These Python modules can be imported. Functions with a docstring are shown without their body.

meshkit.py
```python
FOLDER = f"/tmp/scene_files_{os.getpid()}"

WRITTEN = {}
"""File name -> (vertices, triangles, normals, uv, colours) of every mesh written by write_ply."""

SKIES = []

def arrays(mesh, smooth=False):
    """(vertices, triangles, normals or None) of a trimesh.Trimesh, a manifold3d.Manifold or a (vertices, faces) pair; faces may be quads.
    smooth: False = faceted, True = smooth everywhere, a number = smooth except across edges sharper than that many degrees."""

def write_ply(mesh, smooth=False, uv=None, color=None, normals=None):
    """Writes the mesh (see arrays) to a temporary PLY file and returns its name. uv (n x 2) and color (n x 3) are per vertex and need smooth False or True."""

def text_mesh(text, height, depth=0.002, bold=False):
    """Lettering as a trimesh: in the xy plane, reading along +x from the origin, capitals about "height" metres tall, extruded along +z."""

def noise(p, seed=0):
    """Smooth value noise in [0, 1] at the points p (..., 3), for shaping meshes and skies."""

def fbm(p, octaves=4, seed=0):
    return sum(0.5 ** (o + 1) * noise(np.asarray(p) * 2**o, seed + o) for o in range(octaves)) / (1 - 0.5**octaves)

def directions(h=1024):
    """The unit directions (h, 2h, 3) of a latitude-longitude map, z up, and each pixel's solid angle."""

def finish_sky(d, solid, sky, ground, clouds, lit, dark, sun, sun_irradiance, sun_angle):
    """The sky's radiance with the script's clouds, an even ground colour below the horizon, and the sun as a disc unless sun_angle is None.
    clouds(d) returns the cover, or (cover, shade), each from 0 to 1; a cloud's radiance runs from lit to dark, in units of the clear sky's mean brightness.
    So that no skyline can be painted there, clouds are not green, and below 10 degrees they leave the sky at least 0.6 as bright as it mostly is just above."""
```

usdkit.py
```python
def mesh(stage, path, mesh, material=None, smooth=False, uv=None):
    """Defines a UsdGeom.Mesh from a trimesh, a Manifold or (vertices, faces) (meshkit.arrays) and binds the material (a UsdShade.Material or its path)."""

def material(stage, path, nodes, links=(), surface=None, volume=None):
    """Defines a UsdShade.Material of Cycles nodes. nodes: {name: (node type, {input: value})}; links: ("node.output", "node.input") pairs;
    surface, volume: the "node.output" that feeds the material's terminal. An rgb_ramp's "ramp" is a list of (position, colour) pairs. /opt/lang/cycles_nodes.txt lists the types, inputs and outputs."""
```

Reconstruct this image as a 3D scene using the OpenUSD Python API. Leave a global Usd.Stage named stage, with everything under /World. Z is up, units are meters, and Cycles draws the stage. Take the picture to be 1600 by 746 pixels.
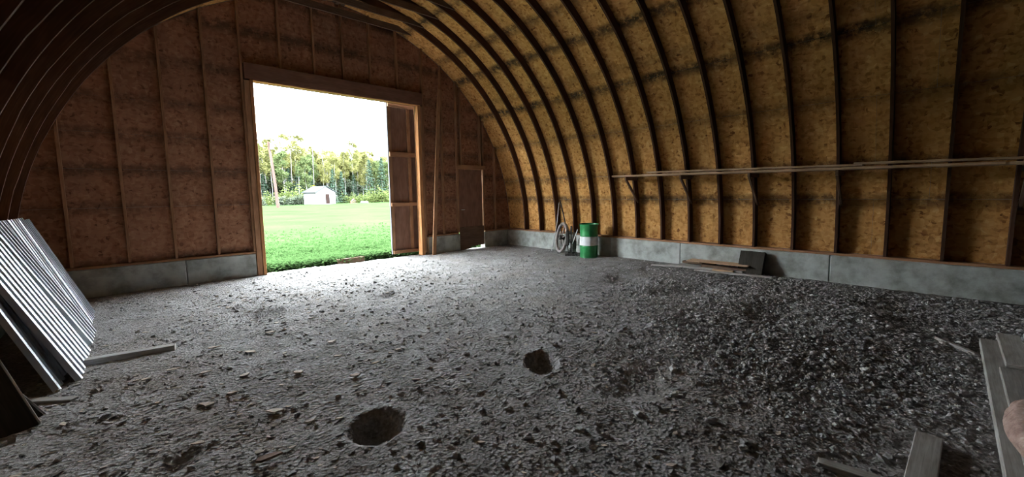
import math, random
import numpy as np, trimesh, usdkit, meshkit
from shapely.geometry import Polygon, box as sbox
from shapely.ops import unary_union
from pxr import Usd, UsdGeom, UsdLux, UsdShade, Gf, Sdf, Vt

random.seed(7)
RNG = np.random.default_rng(7)
stage = Usd.Stage.CreateInMemory()
UsdGeom.SetStageUpAxis(stage, UsdGeom.Tokens.z)
UsdGeom.SetStageMetersPerUnit(stage, 1.0)
UsdGeom.Xform.Define(stage, '/World')
UsdGeom.Scope.Define(stage, '/World/Looks')

# ------------------------------------------------------------------ camera, sky, sun, exposure
EYE = np.array([-3.64662, -9.31213, 1.55243])
F_PX, YAW, PITCH, ROLL, CY = 634.562, 0.747721, 0.0956153, -0.0150981, -9.2275
cyw, syw, cp, sp = math.cos(YAW), math.sin(YAW), math.cos(PITCH), math.sin(PITCH)
FWD = np.array([syw * cp, cyw * cp, -sp]); RT = np.array([cyw, -syw, 0.0]); UP = np.cross(RT, FWD)
cr, sr = math.cos(ROLL), math.sin(ROLL)
RT, UP = cr * RT + sr * UP, cr * UP - sr * RT
cam = UsdGeom.Camera.Define(stage, '/World/camera')
m4 = Gf.Matrix4d(*[float(v) for v in (*RT, 0, *UP, 0, *(-FWD), 0, *EYE, 1)])
cam.AddTransformOp().Set(m4)
cam.CreateHorizontalApertureAttr(36.0)
cam.CreateVerticalApertureAttr(36.0 * 746 / 1600)
cam.CreateFocalLengthAttr(36.0 * F_PX / 1600)
cam.CreateVerticalApertureOffsetAttr(CY * 36.0 / 1600)
cam.CreateClippingRangeAttr(Gf.Vec2f(0.05, 2000))
cam.CreateExposureAttr(0.0)

sky = UsdLux.DomeLight.Define(stage, '/World/sky')
sky.CreateColorAttr(Gf.Vec3f(0.86, 0.94, 1.0)); sky.CreateIntensityAttr(13.0)
sun = UsdLux.DistantLight.Define(stage, '/World/sun')
sun.CreateColorAttr(Gf.Vec3f(1.0, 0.86, 0.62)); sun.CreateIntensityAttr(3.0); sun.CreateAngleAttr(3.0)
sun.AddRotateXYZOp().Set(Gf.Vec3f(38, 0, 68))      # low warm sun over the right shoulder of the barn: never enters the doorway

# ------------------------------------------------------------------ helpers
USED = {}
def numbered(path):
    if path not in USED:
        USED[path] = 0
        return path
    USED[path] += 1
    return f'{path}_{USED[path]:03d}'

def path_of(parent):
    return '/World' if parent is None else str(parent.GetPath())

def obj(name, mesh, mat, parent=None, smooth=False, uv=None):
    g = usdkit.mesh(stage, numbered(f'{path_of(parent)}/{name}'), mesh, mat, smooth=smooth, uv=uv)
    return g.GetPrim()

def tag(o, label=None, cat=None, group=None, kind=None):
    for k, v in (('label', label), ('category', cat), ('group', group), ('kind', kind)):
        if v:
            o.SetCustomDataByKey(k, v)
    return o

def thing(name, label, cat, loc=(0, 0, 0), rotz=0.0, group=None, kind=None):
    x = UsdGeom.Xform.Define(stage, numbered('/World/' + name))
    x.AddTranslateOp().Set(Gf.Vec3d(*map(float, loc))); x.AddRotateZOp().Set(float(rotz)); x.AddScaleOp().Set(Gf.Vec3f(1, 1, 1))
    return tag(x.GetPrim(), label, cat, group, kind)

def dup(root, loc, rotz, scale=1.0, label=None, group=None):
    was = root.GetCustomData()
    x = UsdGeom.Xform.Define(stage, numbered('/World/' + root.GetName().rstrip('0123456789').rstrip('_')))
    x.GetPrim().GetReferences().AddInternalReference(root.GetPath())
    x.GetPrim().SetInstanceable(True)
    x.ClearXformOpOrder()
    x.AddTranslateOp().Set(Gf.Vec3d(*map(float, loc))); x.AddRotateZOp().Set(float(rotz)); x.AddScaleOp().Set(Gf.Vec3f(*([scale] * 3)))
    return tag(x.GetPrim(), label or was['label'], was['category'], group or was.get('group'))

def cat_mesh(parts):
    v, f, u, n = [], [], [], 0
    for p in parts:
        v.append(p[0]); f.append(p[1] + n); n += len(p[0])
        u.append(p[2] if len(p) > 2 else np.zeros((len(p[0]), 2)))
    return np.vstack(v), np.vstack(f), np.vstack(u)

def chamfer_box(sx, sy, sz, b=0.004):
    """(v, f, uv): a box centred on the origin with its edges chamfered; u runs along x."""
    h = np.array([sx, sy, sz]) / 2; b = min(b, 0.45 * min(h))
    pts = []
    for s in np.ndindex(2, 2, 2):
        sg = np.array(s) * 2 - 1
        for k in range(3):
            d = h - b; d[k] = h[k]
            pts.append(sg * d)
    pts = np.array(pts)
    m = trimesh.convex.convex_hull(pts)
    v, f = np.array(m.vertices), np.array(m.faces)
    return v, f, np.stack([v[:, 0], v[:, 1] + v[:, 2] * 1.3], 1)

def xf(part, R=np.eye(3), t=(0, 0, 0)):
    return (part[0] @ np.asarray(R).T + np.asarray(t, float), part[1], *part[2:])

def frame(d, up=(0, 0, 1)):
    d = np.asarray(d, float); d /= np.linalg.norm(d)
    y = np.cross(up, d)
    if np.linalg.norm(y) < 1e-5:
        y = np.cross((1, 0, 0), d)
    y /= np.linalg.norm(y)
    return np.stack([d, y, np.cross(d, y)], 1)

def beam(a, b, w, t, up=(0, 0, 1), ch=0.004, u0=None):
    """A board from a to b: w wide across 'up', t thick along 'up'."""
    a, b = np.asarray(a, float), np.asarray(b, float)
    p = chamfer_box(np.linalg.norm(b - a), w, t, ch)
    o = random.uniform(0, 50) if u0 is None else u0
    p = (p[0], p[1], p[2] + o)
    return xf(p, frame(b - a, up), (a + b) / 2)

def put(name, part, mat, parent=None, smooth=False):
    return obj(name, (part[0], part[1]), mat, parent, smooth, uv=part[2] if len(part) > 2 and smooth in (False, True) else None)

def abox(x0, x1, y0, y1, z0, z1, ch=0.004):
    """Axis-aligned box by its bounds, u along its longest side."""
    s = np.array([x1 - x0, y1 - y0, z1 - z0]); k = int(np.argmax(s))
    c = ((x0 + x1) / 2, (y0 + y1) / 2, (z0 + z1) / 2)
    order = [k, (k + 1) % 3, (k + 2) % 3]
    p = chamfer_box(*s[order], ch)
    v = np.zeros_like(p[0]); v[:, order] = p[0]
    o = random.uniform(0, 50)
    return v + c, p[1], p[2] + o

def tube(pts, r, n=8, cap=True):
    pts = np.asarray(pts, float); r = np.broadcast_to(np.asarray(r, float), len(pts))
    d = np.gradient(pts, axis=0); d /= np.linalg.norm(d, axis=1)[:, None]
    ref = np.array([0, 0, 1.0]) if abs(d[0] @ [0, 0, 1]) < 0.9 else np.array([1.0, 0, 0])
    v, f = [], []
    a = np.linspace(0, 2 * np.pi, n, endpoint=False)
    for p, t, q in zip(pts, d, r):
        x = np.cross(ref, t); x /= np.linalg.norm(x); y = np.cross(t, x)
        v.append(p + q * (np.cos(a)[:, None] * x + np.sin(a)[:, None] * y))
    for i in range(len(pts) - 1):
        for j in range(n):
            k = (j + 1) % n
            f += [(i * n + j, i * n + k, (i + 1) * n + k), (i * n + j, (i + 1) * n + k, (i + 1) * n + j)]
    v = np.vstack(v)
    if cap:
        c0, c1 = len(v), len(v) + 1
        v = np.vstack([v, pts[0], pts[-1]])
        for j in range(n):
            k = (j + 1) % n
            f += [(c0, k, j), (c1, (len(pts) - 1) * n + j, (len(pts) - 1) * n + k)]
    return v, np.array(f), np.zeros((len(v), 2))

def lathe(profile, n=32, close=False):
    """profile: (r, z) pairs from bottom to top."""
    pr = np.asarray(profile, float); a = np.linspace(0, 2 * np.pi, n, endpoint=False)
    v = np.stack([np.outer(pr[:, 0], np.cos(a)), np.outer(pr[:, 0], np.sin(a)), np.repeat(pr[:, 1:2], n, 1)], -1).reshape(-1, 3)
    f = []
    for i in range(len(pr) - 1 + close):
        i2 = (i + 1) % len(pr)
        for j in range(n):
            k = (j + 1) % n
            f += [(i * n + j, i * n + k, i2 * n + k), (i * n + j, i2 * n + k, i2 * n + j)]
    return v, np.array(f), np.zeros((len(v), 2))

def torus(R, r, n=40, m=10, flat=1.0):
    a = np.linspace(0, 2 * np.pi, m, endpoint=False)
    return lathe([(R + r * math.cos(t), flat * r * math.sin(t)) for t in a], n, close=True)

def prism(poly, y0, y1):
    """A polygon in (x, z) as a slab between y0 and y1."""
    parts = []
    for g in getattr(poly, 'geoms', [poly]):
        if g.is_empty or g.area < 1e-4:
            continue
        e = trimesh.creation.extrude_polygon(g, abs(y1 - y0), engine='earcut')
        v = np.array(e.vertices); v = np.stack([v[:, 0], min(y0, y1) + v[:, 2], v[:, 1]], 1)
        parts.append((v, np.array(e.faces)[:, ::-1], np.stack([v[:, 0], v[:, 2]], 1)))
    return cat_mesh(parts) if parts else None

# ------------------------------------------------------------------ materials
def mat(name, nodes, links, surface='p.BSDF'):
    return usdkit.material(stage, '/World/Looks/' + name, nodes, links, surface=surface)

def noisy(name, stops, scale=6.0, rough=0.9, detail=6, bump=0.2, bscale=60.0, bdist=0.01, metallic=0.0, spec=0.3, stretch=(1, 1, 1), rand=0.0):
    """Colour from a ramp over noise at the surface's own place, fine relief from a second noise."""
    nodes = {'g': ('texture_coordinate', {}), 'mp': ('mapping', {'scale': stretch}),
             'n': ('noise_texture', {'scale': scale, 'detail': detail, 'roughness': 0.62}),
             'r': ('rgb_ramp', {'ramp': stops}),
             'n2': ('noise_texture', {'scale': bscale, 'detail': 5, 'roughness': 0.65}),
             'b': ('bump', {'strength': bump, 'distance': bdist}),
             'oi': ('object_info', {}), 'mr': ('map_range', {'from_min': 0.0, 'from_max': 1.0, 'to_min': 1 - rand, 'to_max': 1 + rand}),
             'h': ('hsv', {}),
             'p': ('principled_bsdf', {'roughness': rough, 'metallic': metallic, 'specular_ior_level': spec})}
    links = [('g.object', 'mp.vector'), ('mp.vector', 'n.vector'), ('mp.vector', 'n2.vector'), ('n.fac', 'r.fac'), ('r.color', 'h.color'), ('oi.random', 'mr.value'), ('mr.result', 'h.value'),
             ('h.color', 'p.base_color'), ('n2.fac', 'b.height'), ('b.normal', 'p.normal')]
    return mat(name, nodes, links)

def wood(name, stops, rand=0.15, rough=0.85):
    """Sawn lumber: grain along u."""
    nodes = {'uv': ('uvmap', {'attribute': 'st'}), 'mp': ('mapping', {'scale': (2.2, 38, 1)}),
             'n': ('noise_texture', {'scale': 1.6, 'detail': 6, 'roughness': 0.65, 'distortion': 0.6}),
             'r': ('rgb_ramp', {'ramp': stops}),
             'mp2': ('mapping', {'scale': (2.5, 6, 1)}), 'k': ('noise_texture', {'scale': 1.3, 'detail': 4}),
             'kr': ('rgb_ramp', {'ramp': [(0.0, (0.55, 0.52, 0.5)), (0.42, (0.8, 0.78, 0.76)), (0.6, (1, 1, 1)), (1, (1.1, 1.08, 1.05))]}),
             'mx': ('mix', {'mix_type': 'multiply', 'fac': 0.8}),
             'oi': ('object_info', {}), 'mr': ('map_range', {'from_min': 0.0, 'from_max': 1.0, 'to_min': 1 - rand, 'to_max': 1 + rand}), 'h': ('hsv', {}),
             'b': ('bump', {'strength': 0.25, 'distance': 0.004}),
             'p': ('principled_bsdf', {'roughness': rough, 'specular_ior_level': 0.12})}
    links = [('uv.UV', 'mp.vector'), ('uv.UV', 'mp2.vector'), ('mp.vector', 'n.vector'), ('mp2.vector', 'k.vector'), ('n.fac', 'r.fac'), ('k.fac', 'kr.fac'), ('r.color', 'mx.color1'), ('kr.color', 'mx.color2'),
             ('mx.color', 'h.color'), ('oi.random', 'mr.value'), ('mr.result', 'h.value'), ('h.color', 'p.base_color'), ('n.fac', 'b.height'), ('b.normal', 'p.normal')]
    return mat(name, nodes, links)

def osb(name, stops, seams, span, rand=0.1):
    """Strand board: flakes as stretched cells; mould stains along the sheet seams (v of st, in metres)."""
    ramp = [(0.0, (0.25, 0.25, 0.25))]
    for s, a in sorted(seams):
        for d, k in ((-0.17, 0.1), (-0.07, a * 0.8), (0.0, a), (0.06, a * 0.9), (0.13, 0.1)):
            ramp.append((min(max((s + d) / span, 0), 1), (k, k, k)))
    ramp.append((1.0, (0.1, 0.1, 0.1))); ramp.sort(key=lambda x: x[0])
    nodes = {'uv': ('uvmap', {'attribute': 'st'}),
             'd': ('noise_texture', {'scale': 9.0, 'detail': 2}), 'ds': ('vector_math', {'math_type': 'scale', 'scale': 0.10}), 'da': ('vector_math', {'math_type': 'add'}),
             'm1': ('mapping', {'scale': (17, 30, 1), 'rotation': (0, 0, 0.35)}), 'v1': ('voronoi_texture', {'scale': 1.0, 'dimensions': '2D'}),
             'm2': ('mapping', {'scale': (26, 13, 1), 'rotation': (0, 0, -0.5)}), 'v2': ('voronoi_texture', {'scale': 1.0, 'dimensions': '2D'}),
             's1': ('separate_color', {}), 's2': ('separate_color', {}), 'av': ('mix_float', {'fac': 0.45}),
             'r': ('rgb_ramp', {'ramp': stops}),
             'n': ('noise_texture', {'scale': 1.1, 'detail': 4}), 'nr': ('rgb_ramp', {'ramp': [(0.0, (0.6, 0.58, 0.55)), (0.45, (0.92, 0.92, 0.92)), (1.0, (1.15, 1.12, 1.1))]}), 'mx': ('mix', {'mix_type': 'multiply', 'fac': 0.9}),
             'sx': ('separate_xyz', {}), 'div': ('math', {'math_type': 'divide', 'value2': span}), 'sr': ('rgb_ramp', {'ramp': ramp}),
             'mn': ('noise_texture', {'scale': 7.0, 'detail': 6, 'roughness': 0.75}), 'mm': ('map_range', {'from_min': 0.31, 'from_max': 0.52, 'to_min': 0.0, 'to_max': 1.0, 'clamp': True}),
             'mc': ('noise_texture', {'scale': 0.8, 'detail': 2}), 'mcm': ('map_range', {'from_min': 0.25, 'from_max': 0.55, 'to_min': 0.35, 'to_max': 1.0, 'clamp': True}),
             'sb': ('rgb_to_bw', {}), 'mul': ('math', {'math_type': 'multiply'}), 'mul2': ('math', {'math_type': 'multiply'}), 'st': ('mix', {'color2': (0.022, 0.018, 0.014)}),
             'oi': ('object_info', {}), 'mr': ('map_range', {'from_min': 0.0, 'from_max': 1.0, 'to_min': 1 - rand, 'to_max': 1 + rand}), 'h': ('hsv', {}),
             'b': ('bump', {'strength': 0.3, 'distance': 0.003}),
             'p': ('principled_bsdf', {'roughness': 0.8, 'specular_ior_level': 0.12})}
    links = [('uv.UV', 'd.vector'), ('d.color', 'ds.vector1'), ('uv.UV', 'da.vector1'), ('ds.vector', 'da.vector2'), ('da.vector', 'm1.vector'), ('da.vector', 'm2.vector'),
             ('m1.vector', 'v1.vector'), ('m2.vector', 'v2.vector'), ('v1.color', 's1.color'), ('v2.color', 's2.color'), ('s1.r', 'av.a'), ('s2.g', 'av.b'), ('av.result', 'r.fac'),
             ('uv.UV', 'n.vector'), ('n.fac', 'nr.fac'), ('r.color', 'mx.color1'), ('nr.color', 'mx.color2'),
             ('uv.UV', 'sx.vector'), ('sx.y', 'div.value1'), ('div.value', 'sr.fac'), ('sr.color', 'sb.color'), ('uv.UV', 'mn.vector'), ('mn.fac', 'mm.value'), ('uv.UV', 'mc.vector'), ('mc.fac', 'mcm.value'),
             ('sb.val', 'mul.value1'), ('mm.result', 'mul.value2'), ('mul.value', 'mul2.value1'), ('mcm.result', 'mul2.value2'),
             ('mx.color', 'h.color'), ('oi.random', 'mr.value'), ('mr.result', 'h.value'), ('h.color', 'st.color1'), ('mul2.value', 'st.fac'), ('st.color', 'p.base_color'),
             ('av.result', 'b.height'), ('b.normal', 'p.normal')]
    return mat(name, nodes, links)

def leafy(name, stops, trans=0.45, rand=0.2, k=0.36):
    stops = [(a, tuple(k * q for q in c)) for a, c in stops]
    nodes = {'g': ('geometry', {}), 'ri': ('rgb_ramp', {'ramp': stops}),
             'oi': ('object_info', {}), 'mr': ('map_range', {'from_min': 0.0, 'from_max': 1.0, 'to_min': 1 - rand, 'to_max': 1 + rand}), 'h': ('hsv', {}),
             'd': ('diffuse_bsdf', {}), 't': ('translucent_bsdf', {}), 'm': ('mix_closure', {'fac': trans})}
    links = [('g.random_per_island', 'ri.fac'), ('ri.color', 'h.color'), ('oi.random', 'mr.value'), ('mr.result', 'h.value'), ('h.color', 'd.color'), ('h.color', 't.color'), ('d.BSDF', 'm.closure1'), ('t.BSDF', 'm.closure2')]
    return mat(name, nodes, links, 'm.closure')

ROWS = [-0.03, 0.88, 1.43, 2.44, 3.42, 4.55, 5.25, 6.30, 7.75]          # sheet seams of the roof, arc metres above the foundation
WROWS = [0.44, 1.42, 2.05, 2.64, 3.22, 3.95, 4.75, 5.9]                  # sheet seams of the end wall, height
OSB_STOPS = [(0.0, (0.20, 0.078, 0.022)), (0.16, (0.46, 0.215, 0.062)), (0.45, (0.66, 0.335, 0.105)), (0.8, (0.75, 0.405, 0.14)), (1.0, (0.86, 0.53, 0.22))]
OSB_RED = [(0.0, (0.21, 0.085, 0.045)), (0.18, (0.42, 0.19, 0.105)), (0.5, (0.53, 0.255, 0.15)), (0.8, (0.60, 0.305, 0.18)), (1.0, (0.69, 0.39, 0.24))]  # same board as the roof; the end wall's dim red cast is in the colour
def dim(st, k):
    return [(a, tuple(k * q for q in c)) for a, c in st]
OSB_STOPS, OSB_RED = dim(OSB_STOPS, 0.92), dim(OSB_RED, 0.64)
M = {
    'osb_roof': osb('osb_roof', OSB_STOPS, [(0.88, 0.8), (1.43, 0.75), (2.44, 0.55), (3.42, 1.0), (3.75, 0.4), (4.55, 0.95), (5.25, 0.8), (6.3, 0.9)], 8.0),
    'osb_wall': osb('osb_wall', OSB_RED, [(0.5, 0.6), (1.42, 0.5), (2.05, 0.62), (2.64, 0.55), (3.22, 0.55), (3.95, 0.55), (4.75, 0.7), (5.5, 0.9)], 6.0),
    'rib_wood': wood('rib_wood', [(0.2, (0.055, 0.027, 0.018)), (0.5, (0.08, 0.04, 0.026)), (0.8, (0.12, 0.064, 0.042))]),
    'stud_wood': wood('stud_wood', [(0.2, (0.21, 0.105, 0.058)), (0.5, (0.31, 0.165, 0.092)), (0.8, (0.39, 0.22, 0.125))]),
    'jamb_wood': wood('jamb_wood', [(0.2, (0.33, 0.15, 0.06)), (0.5, (0.46, 0.22, 0.095)), (0.8, (0.56, 0.3, 0.14))]),
    'beam_wood': wood('beam_wood', [(0.2, (0.12, 0.06, 0.042)), (0.5, (0.17, 0.088, 0.06)), (0.8, (0.21, 0.115, 0.078))]),
    'dark_wood': wood('dark_wood', [(0.2, (0.09, 0.055, 0.04)), (0.5, (0.15, 0.095, 0.065)), (0.8, (0.21, 0.135, 0.095))]),
    'grey_wood': wood('grey_wood', [(0.2, (0.2, 0.19, 0.175)), (0.5, (0.32, 0.305, 0.285)), (0.8, (0.42, 0.405, 0.38))]),
    'tan_wood': wood('tan_wood', [(0.2, (0.33, 0.21, 0.13)), (0.5, (0.46, 0.31, 0.2)), (0.8, (0.56, 0.4, 0.27))]),
    'door_ply': wood('door_ply', [(0.2, (0.15, 0.08, 0.055)), (0.5, (0.21, 0.115, 0.08)), (0.8, (0.27, 0.155, 0.11))], rand=0.05),
    'ply_dark': wood('ply_dark', [(0.2, (0.028, 0.025, 0.02)), (0.5, (0.042, 0.037, 0.03)), (0.8, (0.065, 0.056, 0.046))]),
    'concrete': noisy('concrete', [(0.25, (0.12, 0.126, 0.105)), (0.42, (0.26, 0.27, 0.245)), (0.55, (0.37, 0.383, 0.362)), (0.75, (0.47, 0.482, 0.465))], scale=3.2, bump=0.35, bscale=45, bdist=0.006, rand=0.05),
    'steel': noisy('steel', [(0.3, (0.50, 0.55, 0.60)), (0.6, (0.62, 0.67, 0.72)), (0.8, (0.7, 0.75, 0.8))], scale=5, rough=0.36, bump=0.05, bscale=30, metallic=0.8, spec=0.5),
    'iron': noisy('iron', [(0.3, (0.035, 0.032, 0.03)), (0.6, (0.07, 0.062, 0.056)), (0.8, (0.13, 0.1, 0.08))], scale=14, rough=0.6, bump=0.3, bscale=80, metallic=0.3, spec=0.4),
    'worn_iron': noisy('worn_iron', [(0.3, (0.2, 0.175, 0.16)), (0.6, (0.31, 0.28, 0.265)), (0.8, (0.42, 0.39, 0.37))], scale=12, rough=0.55, bump=0.3, bscale=70, metallic=0.2, spec=0.4),
    'bright_steel': noisy('bright_steel', [(0.3, (0.5, 0.52, 0.55)), (0.8, (0.75, 0.77, 0.8))], scale=9, rough=0.35, bump=0.1, metallic=0.5, spec=0.5),
    'green_paint': noisy('green_paint', [(0.25, (0.012, 0.10, 0.03)), (0.5, (0.018, 0.21, 0.055)), (0.8, (0.025, 0.26, 0.075))], scale=7, rough=0.35, bump=0.08, bscale=40, spec=0.5),
    'label_paper': noisy('label_paper', [(0.25, (0.42, 0.4, 0.38)), (0.45, (0.62, 0.62, 0.62)), (0.8, (0.74, 0.75, 0.76))], scale=9, rough=0.6, bump=0.4, bscale=14, bdist=0.01),
    'roofing': noisy('roofing', [(0.3, (0.2, 0.2, 0.2)), (0.8, (0.3, 0.3, 0.3))]),
    'stone': noisy('stone', [(0.25, (0.17, 0.163, 0.156)), (0.5, (0.26, 0.253, 0.246)), (0.8, (0.36, 0.353, 0.342))], scale=12, bump=0.4, bscale=60, spec=0.08, rand=0.3),
    'pale_stone': noisy('pale_stone', [(0.25, (0.24, 0.235, 0.23)), (0.5, (0.36, 0.355, 0.34)), (0.8, (0.5, 0.49, 0.475))], scale=12, bump=0.3, bscale=60, spec=0.08, rand=0.25),
    'chip_wood': noisy('chip_wood', [(0.25, (0.25, 0.2, 0.16)), (0.5, (0.42, 0.36, 0.3)), (0.8, (0.56, 0.5, 0.44))], scale=14, bump=0.2, spec=0.08, rand=0.25, stretch=(1, 5, 1)),
    'rock': noisy('rock', [(0.22, (0.16, 0.1, 0.085)), (0.45, (0.36, 0.24, 0.2)), (0.62, (0.46, 0.33, 0.28)), (0.75, (0.7, 0.62, 0.56))], scale=16, bump=0.8, bscale=38, bdist=0.02),
    'rubble': noisy('rubble', [(0.25, (0.22, 0.225, 0.19)), (0.5, (0.36, 0.365, 0.32)), (0.8, (0.5, 0.5, 0.44))], scale=10, bump=0.6, bscale=34, bdist=0.015),
    'aspen_bark': noisy('aspen_bark', [(0.3, (0.06, 0.057, 0.05)), (0.42, (0.15, 0.147, 0.135)), (0.8, (0.2, 0.197, 0.185))], scale=1.6, stretch=(1, 1, 0.35), bump=0.1),
    'snag_bark': noisy('snag_bark', [(0.3, (0.08, 0.075, 0.07)), (0.8, (0.13, 0.12, 0.11))], scale=2),
    'spruce_bark': noisy('spruce_bark', [(0.3, (0.03, 0.025, 0.02)), (0.8, (0.06, 0.05, 0.04))], scale=2),
    'pole_wood': noisy('pole_wood', [(0.3, (0.032, 0.017, 0.012)), (0.55, (0.05, 0.028, 0.021)), (0.8, (0.072, 0.048, 0.04))], scale=1.5, stretch=(3, 3, 0.3)),
    'white_siding': noisy('white_siding', [(0.3, (0.12, 0.122, 0.125)), (0.8, (0.135, 0.137, 0.14))], scale=1.0, bump=0.05, spec=0.0),
    'shingle': noisy('shingle', [(0.3, (0.030, 0.036, 0.036)), (0.8, (0.045, 0.052, 0.052))], scale=3.0, spec=0.0),
    'shed_door': noisy('shed_door', [(0.3, (0.015, 0.010, 0.009)), (0.8, (0.024, 0.016, 0.014))], scale=3.0, spec=0.0),
    'blue_siding': noisy('blue_siding', [(0.3, (0.13, 0.155, 0.175)), (0.8, (0.17, 0.19, 0.2))], scale=2.0, spec=0.0),
    'blue_roof': noisy('blue_roof', [(0.3, (0.04, 0.062, 0.085)), (0.8, (0.06, 0.085, 0.105))], scale=2.0, spec=0.0),
    'aspen_leaf': leafy('aspen_leaf', [(0.0, (0.42, 0.42, 0.16)), (0.4, (0.58, 0.55, 0.22)), (0.75, (0.70, 0.62, 0.27)), (1.0, (0.78, 0.65, 0.30))]),
    'aspen_green': leafy('aspen_green', [(0.0, (0.28, 0.36, 0.15)), (0.5, (0.42, 0.48, 0.21)), (1.0, (0.56, 0.57, 0.26))]),
    'shrub_leaf': leafy('shrub_leaf', [(0.0, (0.33, 0.42, 0.14)), (0.5, (0.50, 0.56, 0.18)), (1.0, (0.70, 0.68, 0.20))]),
    'yellow_leaf': leafy('yellow_leaf', [(0.0, (0.62, 0.50, 0.05)), (0.5, (0.78, 0.62, 0.06)), (1.0, (0.85, 0.70, 0.12))]),
    'grey_leaf': leafy('grey_leaf', [(0.0, (0.24, 0.29, 0.20)), (0.5, (0.36, 0.42, 0.29)), (1.0, (0.46, 0.50, 0.36))]),
    'spruce_leaf': leafy('spruce_leaf', [(0.0, (0.10, 0.16, 0.11)), (0.5, (0.17, 0.25, 0.17)), (1.0, (0.27, 0.35, 0.24))], trans=0.2),
    'weed_leaf': leafy('weed_leaf', [(0.0, (0.14, 0.27, 0.09)), (0.5, (0.24, 0.42, 0.13)), (1.0, (0.38, 0.54, 0.18))], trans=0.4, k=0.36),
}
M['lawn'] = mat('lawn', {'g': ('geometry', {}), 'n': ('noise_texture', {'scale': 0.18, 'detail': 5, 'roughness': 0.6}), 'r': ('rgb_ramp', {'ramp': [(0.3, (0.021, 0.045, 0.014)), (0.5, (0.027, 0.052, 0.0175)), (0.7, (0.035, 0.056, 0.021))]}),
     'n2': ('noise_texture', {'scale': 7.0, 'detail': 6, 'roughness': 0.75}), 'r2': ('rgb_ramp', {'ramp': [(0.25, (0.62, 0.66, 0.6)), (0.55, (1, 1, 1)), (0.8, (1.15, 1.12, 1.1))]}), 'mx': ('mix', {'mix_type': 'multiply', 'fac': 0.85}),
     'b': ('bump', {'strength': 0.6, 'distance': 0.08}), 'p': ('principled_bsdf', {'roughness': 1.0, 'specular_ior_level': 0.0})},
    [('g.position', 'n.vector'), ('g.position', 'n2.vector'), ('n.fac', 'r.fac'), ('n2.fac', 'r2.fac'), ('r.color', 'mx.color1'), ('r2.color', 'mx.color2'), ('mx.color', 'p.base_color'), ('n2.fac', 'b.height'), ('b.normal', 'p.normal')])
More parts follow.
